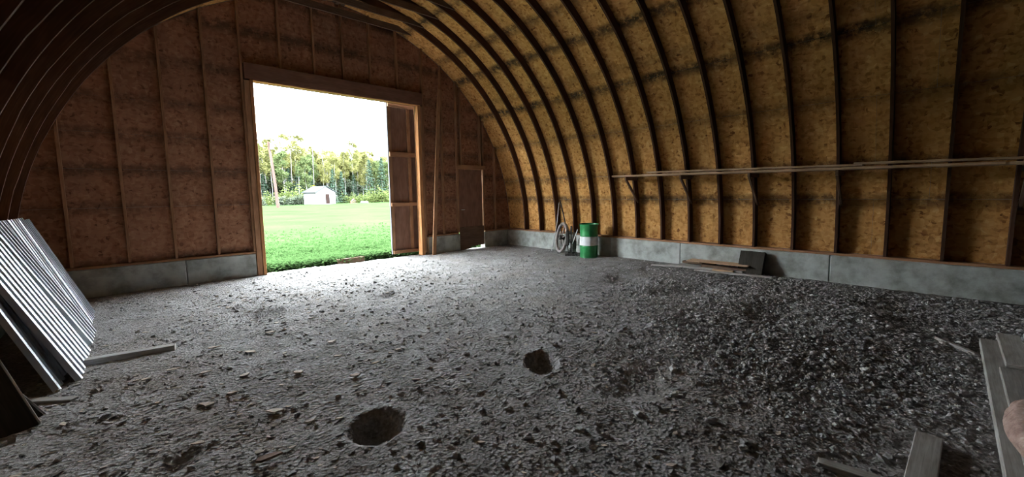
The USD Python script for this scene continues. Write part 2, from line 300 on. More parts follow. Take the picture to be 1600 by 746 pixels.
M['dirt'] = mat('dirt', {'g': ('geometry', {}), 'nd': ('noise_texture', {'scale': 0.5, 'detail': 4}), 'sx': ('separate_xyz', {}), 'a1': ('math', {'math_type': 'multiply_add', 'value2': -0.16, 'value3': -0.45}), 'a2': ('math', {'math_type': 'multiply_add', 'value2': 0.12}), 'a3': ('math', {'math_type': 'add'}), 'dm': ('map_range', {'from_min': 0.75, 'from_max': 1.75, 'to_min': 1.0, 'to_max': 0.68, 'clamp': True}), 'hd': ('hsv', {}),  # soil dimmed toward the right front: falloff of light put into the colour
     'n': ('noise_texture', {'scale': 3.2, 'detail': 9, 'roughness': 0.72}), 'r': ('rgb_ramp', {'ramp': [(0.28, (0.15, 0.141, 0.133)), (0.45, (0.235, 0.226, 0.218)), (0.6, (0.31, 0.303, 0.297)), (0.78, (0.39, 0.387, 0.383))]}),
     'nb': ('noise_texture', {'scale': 0.7, 'detail': 5, 'roughness': 0.6}), 'mb': ('map_range', {'from_min': 0.5, 'from_max': 0.68, 'to_min': 0.0, 'to_max': 0.34, 'clamp': True}), 'mx': ('mix', {'color2': (0.22, 0.175, 0.14)}),
     'nf': ('noise_texture', {'scale': 34, 'detail': 6, 'roughness': 0.7}), 'rf': ('rgb_ramp', {'ramp': [(0.28, (0.5, 0.49, 0.48)), (0.5, (0.95, 0.95, 0.95)), (0.72, (1.35, 1.35, 1.35))]}), 'mf': ('mix', {'mix_type': 'multiply', 'fac': 1.0}),
     'v': ('voronoi_texture', {'scale': 42}), 'ad': ('math', {'math_type': 'add'}),
     'b': ('bump', {'strength': 0.75, 'distance': 0.018}), 'p': ('principled_bsdf', {'roughness': 1.0, 'specular_ior_level': 0.03})},
    [('g.position', 'n.vector'), ('g.position', 'nb.vector'), ('g.position', 'nf.vector'), ('g.position', 'v.vector'), ('n.fac', 'r.fac'), ('r.color', 'mx.color1'), ('nb.fac', 'mb.value'), ('mb.result', 'mx.fac'),
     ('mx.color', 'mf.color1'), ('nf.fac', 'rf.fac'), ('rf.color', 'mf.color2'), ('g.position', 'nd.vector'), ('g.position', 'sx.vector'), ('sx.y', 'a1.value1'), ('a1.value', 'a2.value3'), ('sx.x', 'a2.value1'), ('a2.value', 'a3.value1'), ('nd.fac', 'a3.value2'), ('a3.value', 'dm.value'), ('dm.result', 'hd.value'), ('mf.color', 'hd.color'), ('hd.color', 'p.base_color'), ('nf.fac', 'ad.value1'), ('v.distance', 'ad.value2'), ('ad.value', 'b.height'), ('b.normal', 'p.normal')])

# ------------------------------------------------------------------ the barn's shape
HC = 0.446                                        # foundation height
XR, ZR, RR = -0.3016, 0.473, 5.1288               # right half arch: inner edge of the ribs
XL, ZL, RL = 0.3623, 0.3878, 5.2483               # left half arch
DEPTH, BACK, DECK = 0.16, -19.0, 0.012  # unseen rear end set far back so the barn loses more light
RIB_Y = [-0.741 - 0.61 * k for k in range(30)]

def arch(side, ang, off=0.0):
    if side > 0:
        return XR + (RR + off) * np.cos(ang), ZR + (RR + off) * np.sin(ang)
    return XL - (RL + off) * np.cos(ang), ZL + (RL + off) * np.sin(ang)
def ang_range(side, off=0.0):
    xc, zc, R = (XR, ZR, RR) if side > 0 else (-XL, ZL, RL)
    return math.asin((HC + 0.04 - zc) / (R + off)), math.acos(-xc / (R + off))
def inside_poly(off):
    pts = []
    for side in (1, -1):
        a0, a1 = ang_range(side, off)
        x, z = arch(side, np.linspace(a0, a1, 40), off)
        p = list(zip(x, z))
        pts += p if side > 0 else p[::-1]
    x0, x1 = pts[-1][0], pts[0][0]
    return Polygon(pts + [(x0, 0.3), (x1, 0.3)])

def strip(side, a, off0, off1, y0, y1):
    """A curved slab: arch angles a, between two offsets from the rib line, between y0 and y1; st = (y, arc length)."""
    n = len(a); R = RR if side > 0 else RL
    v, uv = [], []
    for off in (off0, off1):
        x, z = arch(side, a, off)
        for y in (y0, y1):
            v.append(np.stack([x, np.full(n, y), z], 1)); uv.append(np.stack([np.full(n, y + 0.37 * off), a * R], 1))
    v, uv = np.vstack(v), np.vstack(uv)
    i = np.arange(n - 1); A, B, C, D = i, n + i, 2 * n + i, 3 * n + i        # A in/y0, B in/y1, C out/y0, D out/y1
    q = []
    for P, Q in ((A, B), (B, D), (D, C), (C, A)):
        q += [np.stack([P, Q, Q + 1], 1), np.stack([P, Q + 1, P + 1], 1)]
    e = [(0, n, 3 * n), (0, 3 * n, 2 * n), (n - 1, 4 * n - 1, 2 * n - 1), (n - 1, 3 * n - 1, 4 * n - 1)]
    f = np.vstack(q + [np.array(e)])
    if (side > 0) != (y1 < y0):
        f = f[:, ::-1]
    return v, f, uv

for side, nm, lab in ((1, 'wall_right', 'curved right side of the barn, strand board on brown arched ribs above a concrete footing'), (-1, 'wall_left', 'curved dark left side of the barn with pale rib edges behind the steel sheets')):
    w = thing(nm, lab, 'wall', kind='structure')
    R = RR if side > 0 else RL
    a0, a1 = ang_range(side, DEPTH)
    # strand board sheets, laid along the barn in staggered rows
    for r in range(len(ROWS) - 1):
        s0, s1 = max(ROWS[r] / R, a0), min(ROWS[r + 1] / R, a1)
        if s1 - s0 < 0.01:
            continue
        y, k = 0.09, 0
        first = 0.65 + 1.22 if r % 2 else 0.65 + 0.61
        while y > BACK + 0.02:
            y2 = max(y - (first if k == 0 else 2.44), BACK)
            a = np.linspace(s0 + 0.0006, s1 - 0.0006, max(3, int((s1 - s0) * R / 0.12) + 1))
            put('osb_panel', strip(side, a, DEPTH, DEPTH + DECK, y - 0.0015, y2 + 0.0015), M['osb_roof'], w)
            y, k = y2, k + 1
    put('roof_sheet', strip(side, np.linspace(a0 - 0.03, a1 + 0.002, 60), DEPTH + DECK + 0.002, DEPTH + 0.05, 0.3, BACK - 0.1), M['roofing'], w)
    aa0, aa1 = ang_range(side, 0.0)
    for i, y in enumerate(RIB_Y):
        rr = random.Random(i * 3 + side)
        a = np.linspace(a0, ang_range(side, 0.0)[1] + 0.004, 46)
        p = strip(side, a, 0.0, DEPTH, y + 0.019, y - 0.019)
        # the ribs are glued up from short laps: tiny jogs along the inner edge
        v = p[0].copy(); n = len(a)
        jog = np.array([rr.uniform(-0.006, 0.006) for _ in range(12)])[(np.arange(n) * 12 // n)]
        c = np.stack([np.cos(a) * side, 0 * a, np.sin(a)], 1) * jog[:, None]
        v[:n] += c; v[n:2 * n] += c
        put('rib', (v, p[1], np.stack([p[2][:, 1] + i * 3.1, (p[0][:, 1] - y) * 1 + (np.arange(len(v)) >= 2 * n) * 0.14], 1)), M['rib_wood'], w)
    # sill plate and foundation, poured in lengths with visible joints
    xi = arch(side, aa0)[0]
    y = 0.0
    while y > BACK:
        y2 = max(y - 3.66, BACK)
        put('sill_plate', abox(*sorted((xi + side * 0.012, xi + side * 0.16)), y2 + 0.002, y - 0.002, HC + 0.002, HC + 0.04), M['stud_wood'], w)
        y = y2
    joints = [0.0, -3.72, -5.45, -8.0, -10.44, BACK]
    for ya, yb in zip(joints, joints[1:]):
        put('foundation_segment', abox(*sorted((xi, xi + side * 0.25)), yb + 0.004, ya - 0.004 if ya < 0 else 0.25, -0.35, HC, 0.012), M['concrete'], w)
    if side > 0:
        put('roof_ridge', abox(-0.10, 0.10, BACK, 0.1, 5.74, 5.79), M['dark_wood'], w)

# ------------------------------------------------------------------ end wall with the doorway
wf = thing('wall_front', 'end wall of strand board, red cast painted in, and upright studs around the big doorway', 'wall', kind='structure')
INS = inside_poly(DEPTH - 0.004)
DX0, DX1, DZ = -1.782, 1.771, 3.80                 # doorway
MX0, MX1, MZ = 3.03, 3.872, 2.255                  # walk-through door
HOLES = unary_union([sbox(DX0, -1, DX1, DZ), sbox(MX0, -1, MX1, MZ)])
for r in range(len(WROWS) - 1):
    edges = [-5.2] + [x for x in np.arange(-4.99 + (1.22 if r % 2 else 0), 5.2, 2.44)] + [5.3]
    for xa, xb in zip(edges, edges[1:]):
        g = sbox(xa + 0.0015, WROWS[r] + 0.0015, xb - 0.0015, WROWS[r + 1] - 0.0015).intersection(INS).difference(HOLES)
        p = prism(g, 0.100, 0.112)
        if p is not None:
            put('osb_panel', p, M['osb_wall'], wf)
put('siding', prism(INS.buffer(0.04).intersection(sbox(-6, 0.42, 6, 7)).difference(HOLES), 0.115, 0.135), M['roofing'], wf)

def top_at(x, off=DEPTH - 0.006):
    if x >= 0:
        return ZR + math.sqrt((RR + off) ** 2 - (x - XR) ** 2)
    return ZL + math.sqrt((RL + off) ** 2 - (x - XL) ** 2)
def stud(x, z0, z1=None, wd=0.040, y0=0.012, y1=0.099, mt='stud_wood'):
    e = 0.03
    zt = (min(top_at(x - wd / 2), top_at(x + wd / 2)) - 0.004) if z1 is None else z1
    put('stud', abox(x - wd / 2, x + wd / 2, y0, y1, z0, zt), M[mt], wf)
for x in (-4.43, -3.765, -3.155, -2.53, -1.955):
    stud(x, HC + 0.043)
for x in (-1.27, -0.62, -0.01, 0.61, 1.28):
    stud(x, DZ + 0.325)
for x in (1.955, 2.515):
    stud(x, HC + 0.043)
stud(2.995, HC + 0.043); stud(3.905, HC + 0.043); stud(4.35, HC + 0.043)
stud(3.13, MZ + 0.122); stud(3.80, MZ + 0.122)
put('stud', abox(1.862, 1.925, 0.0, 0.099, 0.05, DZ - 0.004), M['stud_wood'], wf)
put('door_jamb', abox(-1.935, -1.842, -0.012, 0.13, 0.0, DZ - 0.003), M['stud_wood'], wf)
put('door_jamb', abox(-1.838, DX0, -0.03, 0.20, -0.02, DZ + 0.02), M['jamb_wood'], wf)
put('door_jamb', abox(DX1, 1.858, -0.03, 0.16, -0.02, DZ - 0.003), M['jamb_wood'], wf)
put('door_header', abox(-1.92, 1.92, -0.035, 0.099, DZ + 0.022, DZ + 0.32), M['beam_wood'], wf)
put('header_board', abox(-1.835, 1.86, -0.03, 0.16, DZ, DZ + 0.020), M['jamb_wood'], wf)
put('sill_plate', abox(-4.88, -1.94, 0.008, 0.13, HC + 0.002, HC + 0.04), M['stud_wood'], wf)
put('sill_plate', abox(1.99, 3.012 - 0.04, 0.008, 0.13, HC + 0.002, HC + 0.04), M['stud_wood'], wf)
put('sill_plate', abox(3.93, 4.87, 0.008, 0.13, HC + 0.002, HC + 0.04), M['stud_wood'], wf)
for xa, xb in ((-5.1, -3.04), (-3.032, -1.945), (1.985, 3.01), (3.892, 4.843)):
    put('foundation_segment', abox(xa, xb, 0.0, 0.22, -0.35, HC, 0.012), M['concrete'], wf)
put('corner_trim', abox(1.952, 1.982, -0.02, 0.2, -0.02, HC - 0.005), M['tan_wood'], wf)

# far end behind the viewer: closed
wr = thing('wall_rear', 'closed strand board end wall behind the viewer', 'wall', kind='structure')
put('osb_sheathing', prism(INS.buffer(0.02).union(sbox(-5, -0.3, 5, 0.5)), BACK - 0.02, BACK - 0.002), M['osb_wall'], wr)

ce = thing('ceiling', 'short collar ties across the top of the dark arched roof', 'ceiling', kind='structure')
for y in [-0.15] + RIB_Y:
    p = prism(Polygon([(-1.60, 5.40), (1.58, 5.40), (1.22, 5.535), (-1.24, 5.535)]), y - 0.064, y - 0.026)
    put('collar_tie', (p[0], p[1], p[2]), M['dark_wood'], ce)

# ------------------------------------------------------------------ doors
d1 = thing('door_1', 'big sliding plank-framed barn door hung outside, covering the right edge of the doorway', 'door', kind='structure')
put('door_panel', abox(1.083, 2.95, 0.275, 0.288, 0.07, 4.0), M['door_ply'], d1)
for xa, xb in ((1.085, 1.165), (1.605, 1.69), (2.40, 2.485), (2.865, 2.95)):
    put('stile', abox(xa, xb, 0.233, 0.274, 0.155, 3.9), M['stud_wood'], d1)
for za, zb in ((0.07, 0.152), (1.275, 1.365), (2.515, 2.635), (3.73, 3.84)):
    put('rail', abox(1.087, 2.948, 0.192, 0.232, za, zb), M['stud_wood'], d1)
put('edge_strip', abox(1.068, 1.082, 0.23, 0.29, 0.06, 4.0), M['white_siding'], d1)
d2 = thing('door_2', 'brown walk-through door with a lighter board across its foot, right of the big doorway', 'door', kind='structure')
put('door_leaf', abox(MX0 + 0.004, MX1 - 0.004, 0.055, 0.09, 0.625, MZ - 0.004), M['door_ply'], d2)
put('kick_board', prism(Polygon([(MX0 - 0.012, -0.03), (3.36, 0.0), (3.42, 0.055), (MX1 + 0.012, 0.075), (MX1 + 0.012, 0.63), (MX0 - 0.012, 0.63)]), 0.02, 0.05), M['dark_wood'], d2)
put('door_casing', abox(2.955, 3.945, -0.008, 0.011, MZ + 0.002, MZ + 0.118), M['stud_wood'], d2)
put('handle', cat_mesh([tube([(3.115, 0.056, 1.12), (3.115, 0.02, 1.12)], 0.012), tube([(3.105, 0.022, 1.12), (3.20, 0.022, 1.125)], 0.009)]), M['bright_steel'], d2)

# ------------------------------------------------------------------ dirt floor
PITS = [(-2.55, -6.745, 0.165, 0.175, 0.17, -0.5), (-0.975, -6.83, 0.20, 0.12, 0.13, 0.8), (-0.84, -3.40, 0.17, 0.14, 0.07, 0), (-2.49, -3.12, 0.24, 0.2, 0.09, 0), (-0.75, -7.66, 0.24, 0.17, 0.05, 0.3),
        (2.75, -5.40, 0.55, 0.25, 0.07, 0.3), (2.6, -6.55, 0.5, 0.25, 0.07, -0.2), (2.29, -7.9, 0.45, 0.28, 0.07, 0), (3.3, -9.3, 0.9, 0.4, 0.10, 0.4), (3.1, -1.3, 0.5, 0.3, 0.05, 0), (-3.62, -6.3, 0.12, 0.07, 0.05, 0.6), (0.9, -4.3, 0.4, 0.2, 0.03, 0)]
def floor_z(x, y):
    x, y = np.asarray(x, float), np.asarray(y, float)
    P = np.stack([x, y, 0 * x], -1)
    z = (meshkit.fbm(P * 0.55, 3, 5) - 0.5) * 0.07
    right = np.clip((x + 0.4 * (-y - 6) * 0 + 0.6) / 1.6, 0, 1) * np.clip((-y - 5.5) / 2, 0, 1)          # clods lie thickest on the right, near
    wob = meshkit.fbm(P * 3.0, 4, 11) - 0.5
    z = z + wob * 0.035
    cl = meshkit.fbm(P * np.array([11, 13, 1]), 4, 23)
    z = z + np.maximum(cl - 0.5, 0) * (0.014 + 0.052 * right)
    fl = meshkit.noise(P * np.array([17, 31, 1]), 41)
    z = z + np.maximum(fl - 0.55, 0) * 0.016
    fine = meshkit.noise(P * 47, 61) - 0.5
    z = z + fine * (0.006 + 0.008 * right)
    for cx, cyy, ra, rb, dp, an in PITS:
        dx, dy = x - cx, y - cyy
        u = (dx * math.cos(an) + dy * math.sin(an)) / ra; v = (-dx * math.sin(an) + dy * math.cos(an)) / rb
        q = np.sqrt(u * u + v * v) + wob * 0.55
        steep = 7 if dp > 0.1 else 3.5
        z = z - dp / (1 + np.exp(steep * (q - 0.95)))
        if dp > 0.1:
            z = z + 0.014 * np.exp(-((q - 1.35) / 0.28) ** 2)
    edge = np.minimum(np.minimum(4.83 - x, x + 4.87), np.where(np.abs(x) < 1.75, 9, -y))
    z = np.where(edge < 0.5, z * np.clip(edge / 0.5 + 0.35, 0.35, 1), z)
    return z - 0.012
gx = np.concatenate([np.linspace(-5.05, -4.4, 27)[:-1], np.linspace(-4.4, 3.4, 372)[:-1], np.linspace(3.4, 5.0, 54)])
gy = np.concatenate([np.linspace(BACK, -9.8, 60)[:-1], np.linspace(-9.8, -5.0, 268)[:-1], np.linspace(-5.0, 0.42, 190)])
X, Y = np.meshgrid(gx, gy, indexing='ij')
Z = floor_z(X, Y)
Z = Z - np.clip((Y - 0.18) / 0.24, 0, 1) * 0.12
nx, ny = X.shape
I = np.arange(nx * ny).reshape(nx, ny)
quads = np.stack([I[:-1, :-1], I[1:, :-1], I[1:, 1:], I[:-1, 1:]], -1).reshape(-1, 4)
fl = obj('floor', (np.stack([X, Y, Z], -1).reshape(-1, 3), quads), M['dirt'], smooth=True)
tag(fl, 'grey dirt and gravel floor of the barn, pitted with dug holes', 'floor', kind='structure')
def fz(x, y):
    return float(floor_z(np.array([x]), np.array([y]))[0])

def lump(seed, n=1, sq=(1, 1, 0.6), rough=0.35):
    m = trimesh.creation.icosphere(n)
    v = np.array(m.vertices)
    v = v * (1 - rough / 2 + rough * meshkit.noise(v * 1.7 + seed * 9.1, seed))[:, None]
    return v * np.array(sq), np.array(m.faces)

def scatter(name, protos, mats, pos, scl, rots, label, cat):
    pi = UsdGeom.PointInstancer.Define(stage, numbered('/World/' + name))
    rel = pi.CreatePrototypesRel()
    for k, (p, mt) in enumerate(zip(protos, mats)):
        g = usdkit.mesh(stage, f'{pi.GetPath()}/piece_{k:03d}' if k else f'{pi.GetPath()}/piece', p, mt)
        rel.AddTarget(g.GetPath())
    n = len(pos)
    pi.CreateProtoIndicesAttr(Vt.IntArray.FromNumpy(RNG.integers(0, len(protos), n).astype(np.int32)))
    pi.CreatePositionsAttr(Vt.Vec3fArray.FromNumpy(pos.astype(np.float32)))
    pi.CreateScalesAttr(Vt.Vec3fArray.FromNumpy(scl.astype(np.float32)))
    q = []
    for ax, tilt, spin in rots:
        s = Gf.Rotation(Gf.Vec3d(0, 0, 1), math.degrees(spin)) * Gf.Rotation(Gf.Vec3d(math.cos(ax), math.sin(ax), 0), math.degrees(tilt))
        u = s.GetQuat(); q.append(Gf.Quath(u.GetReal(), *u.GetImaginary()))
    pi.CreateOrientationsAttr(Vt.QuathArray(q))
    return tag(pi.GetPrim(), label, cat, kind='stuff')

def keep_clear(x, y):
    for cx, cyy, ra, rb, dp, an in PITS[:2]:
        if (x - cx) ** 2 + (y - cyy) ** 2 < (ra * 0.9) ** 2:
            return False
    return True
# crumbs of gravel everywhere, thick at the right front
pts = []
while len(pts) < 24000:
    x, y = RNG.uniform(-4.6, 4.7), RNG.uniform(-10.2, -0.1)
    dn = 0.12 + 0.88 * np.clip((x + 1.2) / 1.6, 0, 1) * np.clip((-y - 5.2) / 2.0, 0, 1)
    dn *= 0.3 + 1.2 * float(meshkit.noise(np.array([x * 1.5, y * 1.5, 3.3]), 77)) ** 2 * 1.6
    if RNG.random() < dn and keep_clear(x, y):
        pts.append((x, y))
pts = np.array(pts)
s = RNG.gamma(1.6, 0.0042, len(pts)) + 0.003
s = np.minimum(s, 0.03)
pos = np.column_stack([pts, floor_z(pts[:, 0], pts[:, 1]) + s * 0.15])
scatter('gravel', [lump(k, 1, (1, 0.75 + 0.06 * k, 0.7), 0.9) for k in range(5)], [M['stone'], M['stone'], M['stone'], M['pale_stone'], M['stone']], pos, np.repeat(s[:, None], 3, 1),
        np.column_stack([RNG.uniform(0, 6.28, len(pts)), RNG.uniform(0, 0.6, len(pts)), RNG.uniform(0, 6.28, len(pts))]), 'loose grey gravel crumbs strewn over the dirt floor', 'gravel')
# flat flakes, thick at the left front
pts = []
while len(pts) < 5200:
    x, y = RNG.uniform(-4.4, 1.5), RNG.uniform(-8.8, -0.2)
    dn = 0.15 + 0.85 * np.clip((0.5 - x) / 3.0, 0, 1)
    if RNG.random() < dn and keep_clear(x, y):
        pts.append((x, y))
pts = np.array(pts)
s = np.minimum(RNG.gamma(1.3, 0.0075, len(pts)) + 0.006, 0.05)
pos = np.column_stack([pts, floor_z(pts[:, 0], pts[:, 1]) + 0.003])
def flake(seed):
    r = random.Random(seed)
    n = 8; a = np.linspace(0, 2 * np.pi, n, endpoint=False)
    pr = [(math.cos(t) * r.uniform(0.35, 1.15), math.sin(t) * r.uniform(0.15, 0.6)) for t in a]
    e = trimesh.creation.extrude_polygon(Polygon(pr).buffer(0), 0.16, engine='earcut')
    return np.array(e.vertices) - (0, 0, 0.05), np.array(e.faces)
scatter('wood_chips', [flake(k) for k in range(5)], [M['chip_wood'], M['stone'], M['stone'], M['stone'], M['stone']], pos, np.repeat(s[:, None], 3, 1),
        np.column_stack([RNG.uniform(0, 6.28, len(pts)), RNG.uniform(0, 0.3, len(pts)), RNG.normal(-0.2, 0.7, len(pts))]), 'flat flakes and chips trodden into the dirt floor', 'chips')

# ------------------------------------------------------------------ lawn, shed, pole, house, trees
def lawn_z(x, y):
    P = np.stack([x, y, 0 * x], -1)
    near = np.clip((y - 0.4) / 3, 0, 1)
    return -0.06 - 0.04 * near + (meshkit.fbm(P * 0.12, 3, 31) - 0.5) * 0.30 * near * np.clip(1.2 - y / 70, 0.1, 1) + (meshkit.noise(P * 1.6, 33) - 0.5) * 0.07 * near
lx = np.concatenate([np.linspace(-90, -14, 20)[:-1], np.linspace(-14, 26, 120)[:-1], np.linspace(26, 190, 50)])
ly = np.concatenate([np.linspace(0.36, 8, 60)[:-1], np.linspace(8, 40, 90)[:-1], np.linspace(40, 230, 60)])
X, Y = np.meshgrid(lx, ly, indexing='ij'); Z = lawn_z(X, Y); nx, ny = X.shape
I = np.arange(nx * ny).reshape(nx, ny)
quads = np.stack([I[:-1, :-1], I[1:, :-1], I[1:, 1:], I[:-1, 1:]], -1).reshape(-1, 4)
lw = obj('lawn', (np.stack([X, Y, Z], -1).reshape(-1, 3), quads), M['lawn'], smooth=True)
tag(lw, 'bright green mown lawn stretching from the doorway to the trees', 'lawn', kind='structure')
def lz(x, y):
    return float(lawn_z(np.array([float(x)]), np.array([float(y)]))[0])

def clump(seed, n=16, blade=(0.03, 0.16), spread=0.10, droop=0.5):
    r = random.Random(seed); v, f = [], []
    for _ in range(n):
        a, rad = r.uniform(0, 6.28), r.uniform(0, spread); h = r.uniform(*blade) + 0.03; w = r.uniform(0.006, 0.016)
        b = np.array([math.cos(a) * rad, math.sin(a) * rad, 0]); d = r.uniform(0, 6.28); lean = r.uniform(0.1, droop) * h * 1.5
        o = np.array([math.cos(d), math.sin(d), 0]); sd = np.array([-math.sin(d), math.cos(d), 0]) * w
        k = len(v)
        v += [b - sd * 0.5, b + sd * 0.5, b + o * lean * 0.4 + sd * 1.3 + (0, 0, h * 0.65), b + o * lean * 0.4 - sd * 1.3 + (0, 0, h * 0.65), b + o * lean + (0, 0, h * (1 - 0.25 * droop))]
        f += [(k, k + 1, k + 2), (k, k + 2, k + 3), (k + 3, k + 2, k + 4)]
    return np.array(v), np.array(f)
def weed(seed, n=26):
    """A low broad-leaved weed: oval leaves at all tilts."""
    r = random.Random(seed); v, f = [], []
    for _ in range(n):
        c = np.array([r.gauss(0, 0.07), r.gauss(0, 0.07), r.uniform(0.02, 0.17)]); L = r.uniform(0.02, 0.045); a = r.uniform(0, 6.28); t = r.uniform(-0.5, 0.6)
        d = np.array([math.cos(a) * math.cos(t), math.sin(a) * math.cos(t), math.sin(t)]); sd = np.array([-math.sin(a), math.cos(a), r.uniform(-.3, .3)]) * L * 0.55
        k = len(v); v += [c - d * L, c + sd, c + d * L, c - sd]; f += [(k, k + 1, k + 2), (k, k + 2, k + 3)]
    return np.array(v), np.array(f)
n = 9000
gxy = np.column_stack([RNG.uniform(-3.2, 9.5, n), 0.42 + RNG.gamma(1.5, 2.2, n)])
gxy = gxy[(gxy[:, 1] < 14)]
s = RNG.uniform(0.35, 0.75, len(gxy))
pos = np.column_stack([gxy, lawn_z(gxy[:, 0], gxy[:, 1]) - 0.01])
scatter('grass', [clump(k) for k in range(4)], [M['weed_leaf']] * 4, pos, np.repeat(s[:, None], 3, 1), np.column_stack([0 * s, 0 * s, RNG.uniform(0, 6.28, len(s))]), 'short green grass blades on the lawn outside the doorway', 'grass')
n = 2300
wx = RNG.uniform(-2.6, 4.0, n); wy = 0.46 + np.abs(RNG.normal(0, 0.75, n)) * (0.5 + meshkit.noise(np.column_stack([wx * 1.1, wx * 0, wx * 0]), 5))
s = RNG.uniform(0.5, 1.15, n) * np.clip(1.25 - (wy - 0.4) * 0.45, 0.35, 1.2)
pos = np.column_stack([wx, wy, lawn_z(wx, wy) - 0.01])
scatter('weeds', [weed(k) for k in range(5)], [M['weed_leaf']] * 5, pos, np.repeat(s[:, None], 3, 1), np.column_stack([0 * s, 0 * s, RNG.uniform(0, 6.28, n)]), 'broad-leaved green weeds growing along the threshold of the doorway', 'weeds')

# shed
sd = thing('shed', 'small white gabled shed with a brown door, far across the lawn', 'shed', (26.2, 80.5, lz(26.2, 80.5)), 21.0)
Wd, Dp, He, Hr = 4.9, 3.6, 2.55, 3.75              # gable width, depth, eave, ridge
gab = Polygon([(-Wd / 2, 0), (Wd / 2, 0), (Wd / 2, He), (0, Hr), (-Wd / 2, He)])
put('gable_wall', prism(gab.difference(sbox(-0.1, 0.15, 0.85, 2.1)), -0.06, 0.06), M['white_siding'], sd)
put('gable_wall', prism(gab, Dp - 0.06, Dp + 0.06), M['white_siding'], sd)
for sx in (-1, 1):
    put('side_wall', abox(*sorted((sx * Wd / 2, sx * (Wd / 2 - 0.1))), 0.06, Dp - 0.06, 0, He), M['white_siding'], sd)
    put('roof_slope', xf(chamfer_box(math.hypot(Wd / 2 + .35, (Hr - He) * (1 + .7 / Wd)), Dp + 0.7, 0.1), frame((sx * (Wd / 2 + .35), 0, -(Hr - He) * (1 + .7 / Wd))), (sx * (Wd / 4 + .17), Dp / 2, (Hr + He - (Hr - He) * .7 / Wd) / 2 + 0.08)), M['shingle'], sd)
put('shed_door', abox(-0.1, 0.85, -0.03, 0.03, 0.15, 2.1), M['shed_door'], sd)
# utility pole
px, py = 12.75, 62.7
po = thing('utility_pole', 'weathered utility pole with a pale can transformer, in front of the trees', 'utility pole', (px, py, lz(px, py)))
put('pole', tube([(0.25, 0, -0.3), (0.05, 0, 3.5), (-0.25, 0, 7.5), (-0.5, 0, 10.2)], [0.24, 0.22, 0.20, 0.17], 10), M['pole_wood'], po)
put('transformer', xf(lathe([(0, 9.0), (0.27, 9.0), (0.29, 9.1), (0.29, 9.95), (0.2, 10.05), (0.0, 10.06)], 16), t=(-0.12, -0.3, 0)), M['white_siding'], po)
put('bracket', beam((-0.4, -0.12, 9.3), (-0.2, -0.35, 9.3), 0.1, 0.1), M['iron'], po)
put('cable', tube([(0.12, -0.17, 0.2), (-0.02, -0.2, 3.5), (-0.32, -0.17, 7.5), (-0.4, -0.17, 9.0)], 0.035, 6), M['iron'], po)
# neighbouring house corner
hs = thing('house', 'pale blue house with a blue roof, half hidden at the left edge of the doorway', 'house', (14.9, 87.0, lz(14.9, 87)), 12.0)
put('wall', abox(-7, -0.0, 0, 6, 0, 3.0), M['blue_siding'], hs)
put('gable', prism(Polygon([(-7, 3), (0, 3), (-3.5, 5.6)]), 0.0, 6.0), M['blue_siding'], hs)
for sx in (-1, 1):
    put('roof_slope', xf(chamfer_box(4.9, 6.8, 0.14), frame((sx * 3.5, 0, -2.6)), (-3.5 + sx * 1.95, 3.0, 4.36)), M['blue_roof'], hs)
put('window', abox(-2.9, -1.6, -0.04, 0.02, 1.0, 2.2), M['iron'], hs)

def leaf_quads(c, r, n, size, rr, flat=0.9):
    """n leaf-cluster quads in ellipsoids of radius r round the centres c."""
    v, f = [], []
    for _ in range(n):
        q = c[rr.randrange(len(c))]
        d = np.array([rr.gauss(0, 1), rr.gauss(0, 1), rr.gauss(0, 0.8)]); d *= r * rr.random() ** 0.4 / np.linalg.norm(d)
        p = q + d; a, t = rr.uniform(0, 6.28), rr.uniform(-1.2, 1.2); L = rr.uniform(*size)
        e1 = np.array([math.cos(a), math.sin(a), 0]); e2 = np.array([-math.sin(a) * math.cos(t), math.cos(a) * math.cos(t), math.sin(t)])
        k = len(v); v += [p - e1 * L, p - e2 * L * 0.7, p + e1 * L, p + e2 * L * 0.7]; f += [(k, k + 1, k + 2), (k, k + 2, k + 3)]
    return np.array(v), np.array(f), np.zeros((len(v), 2))

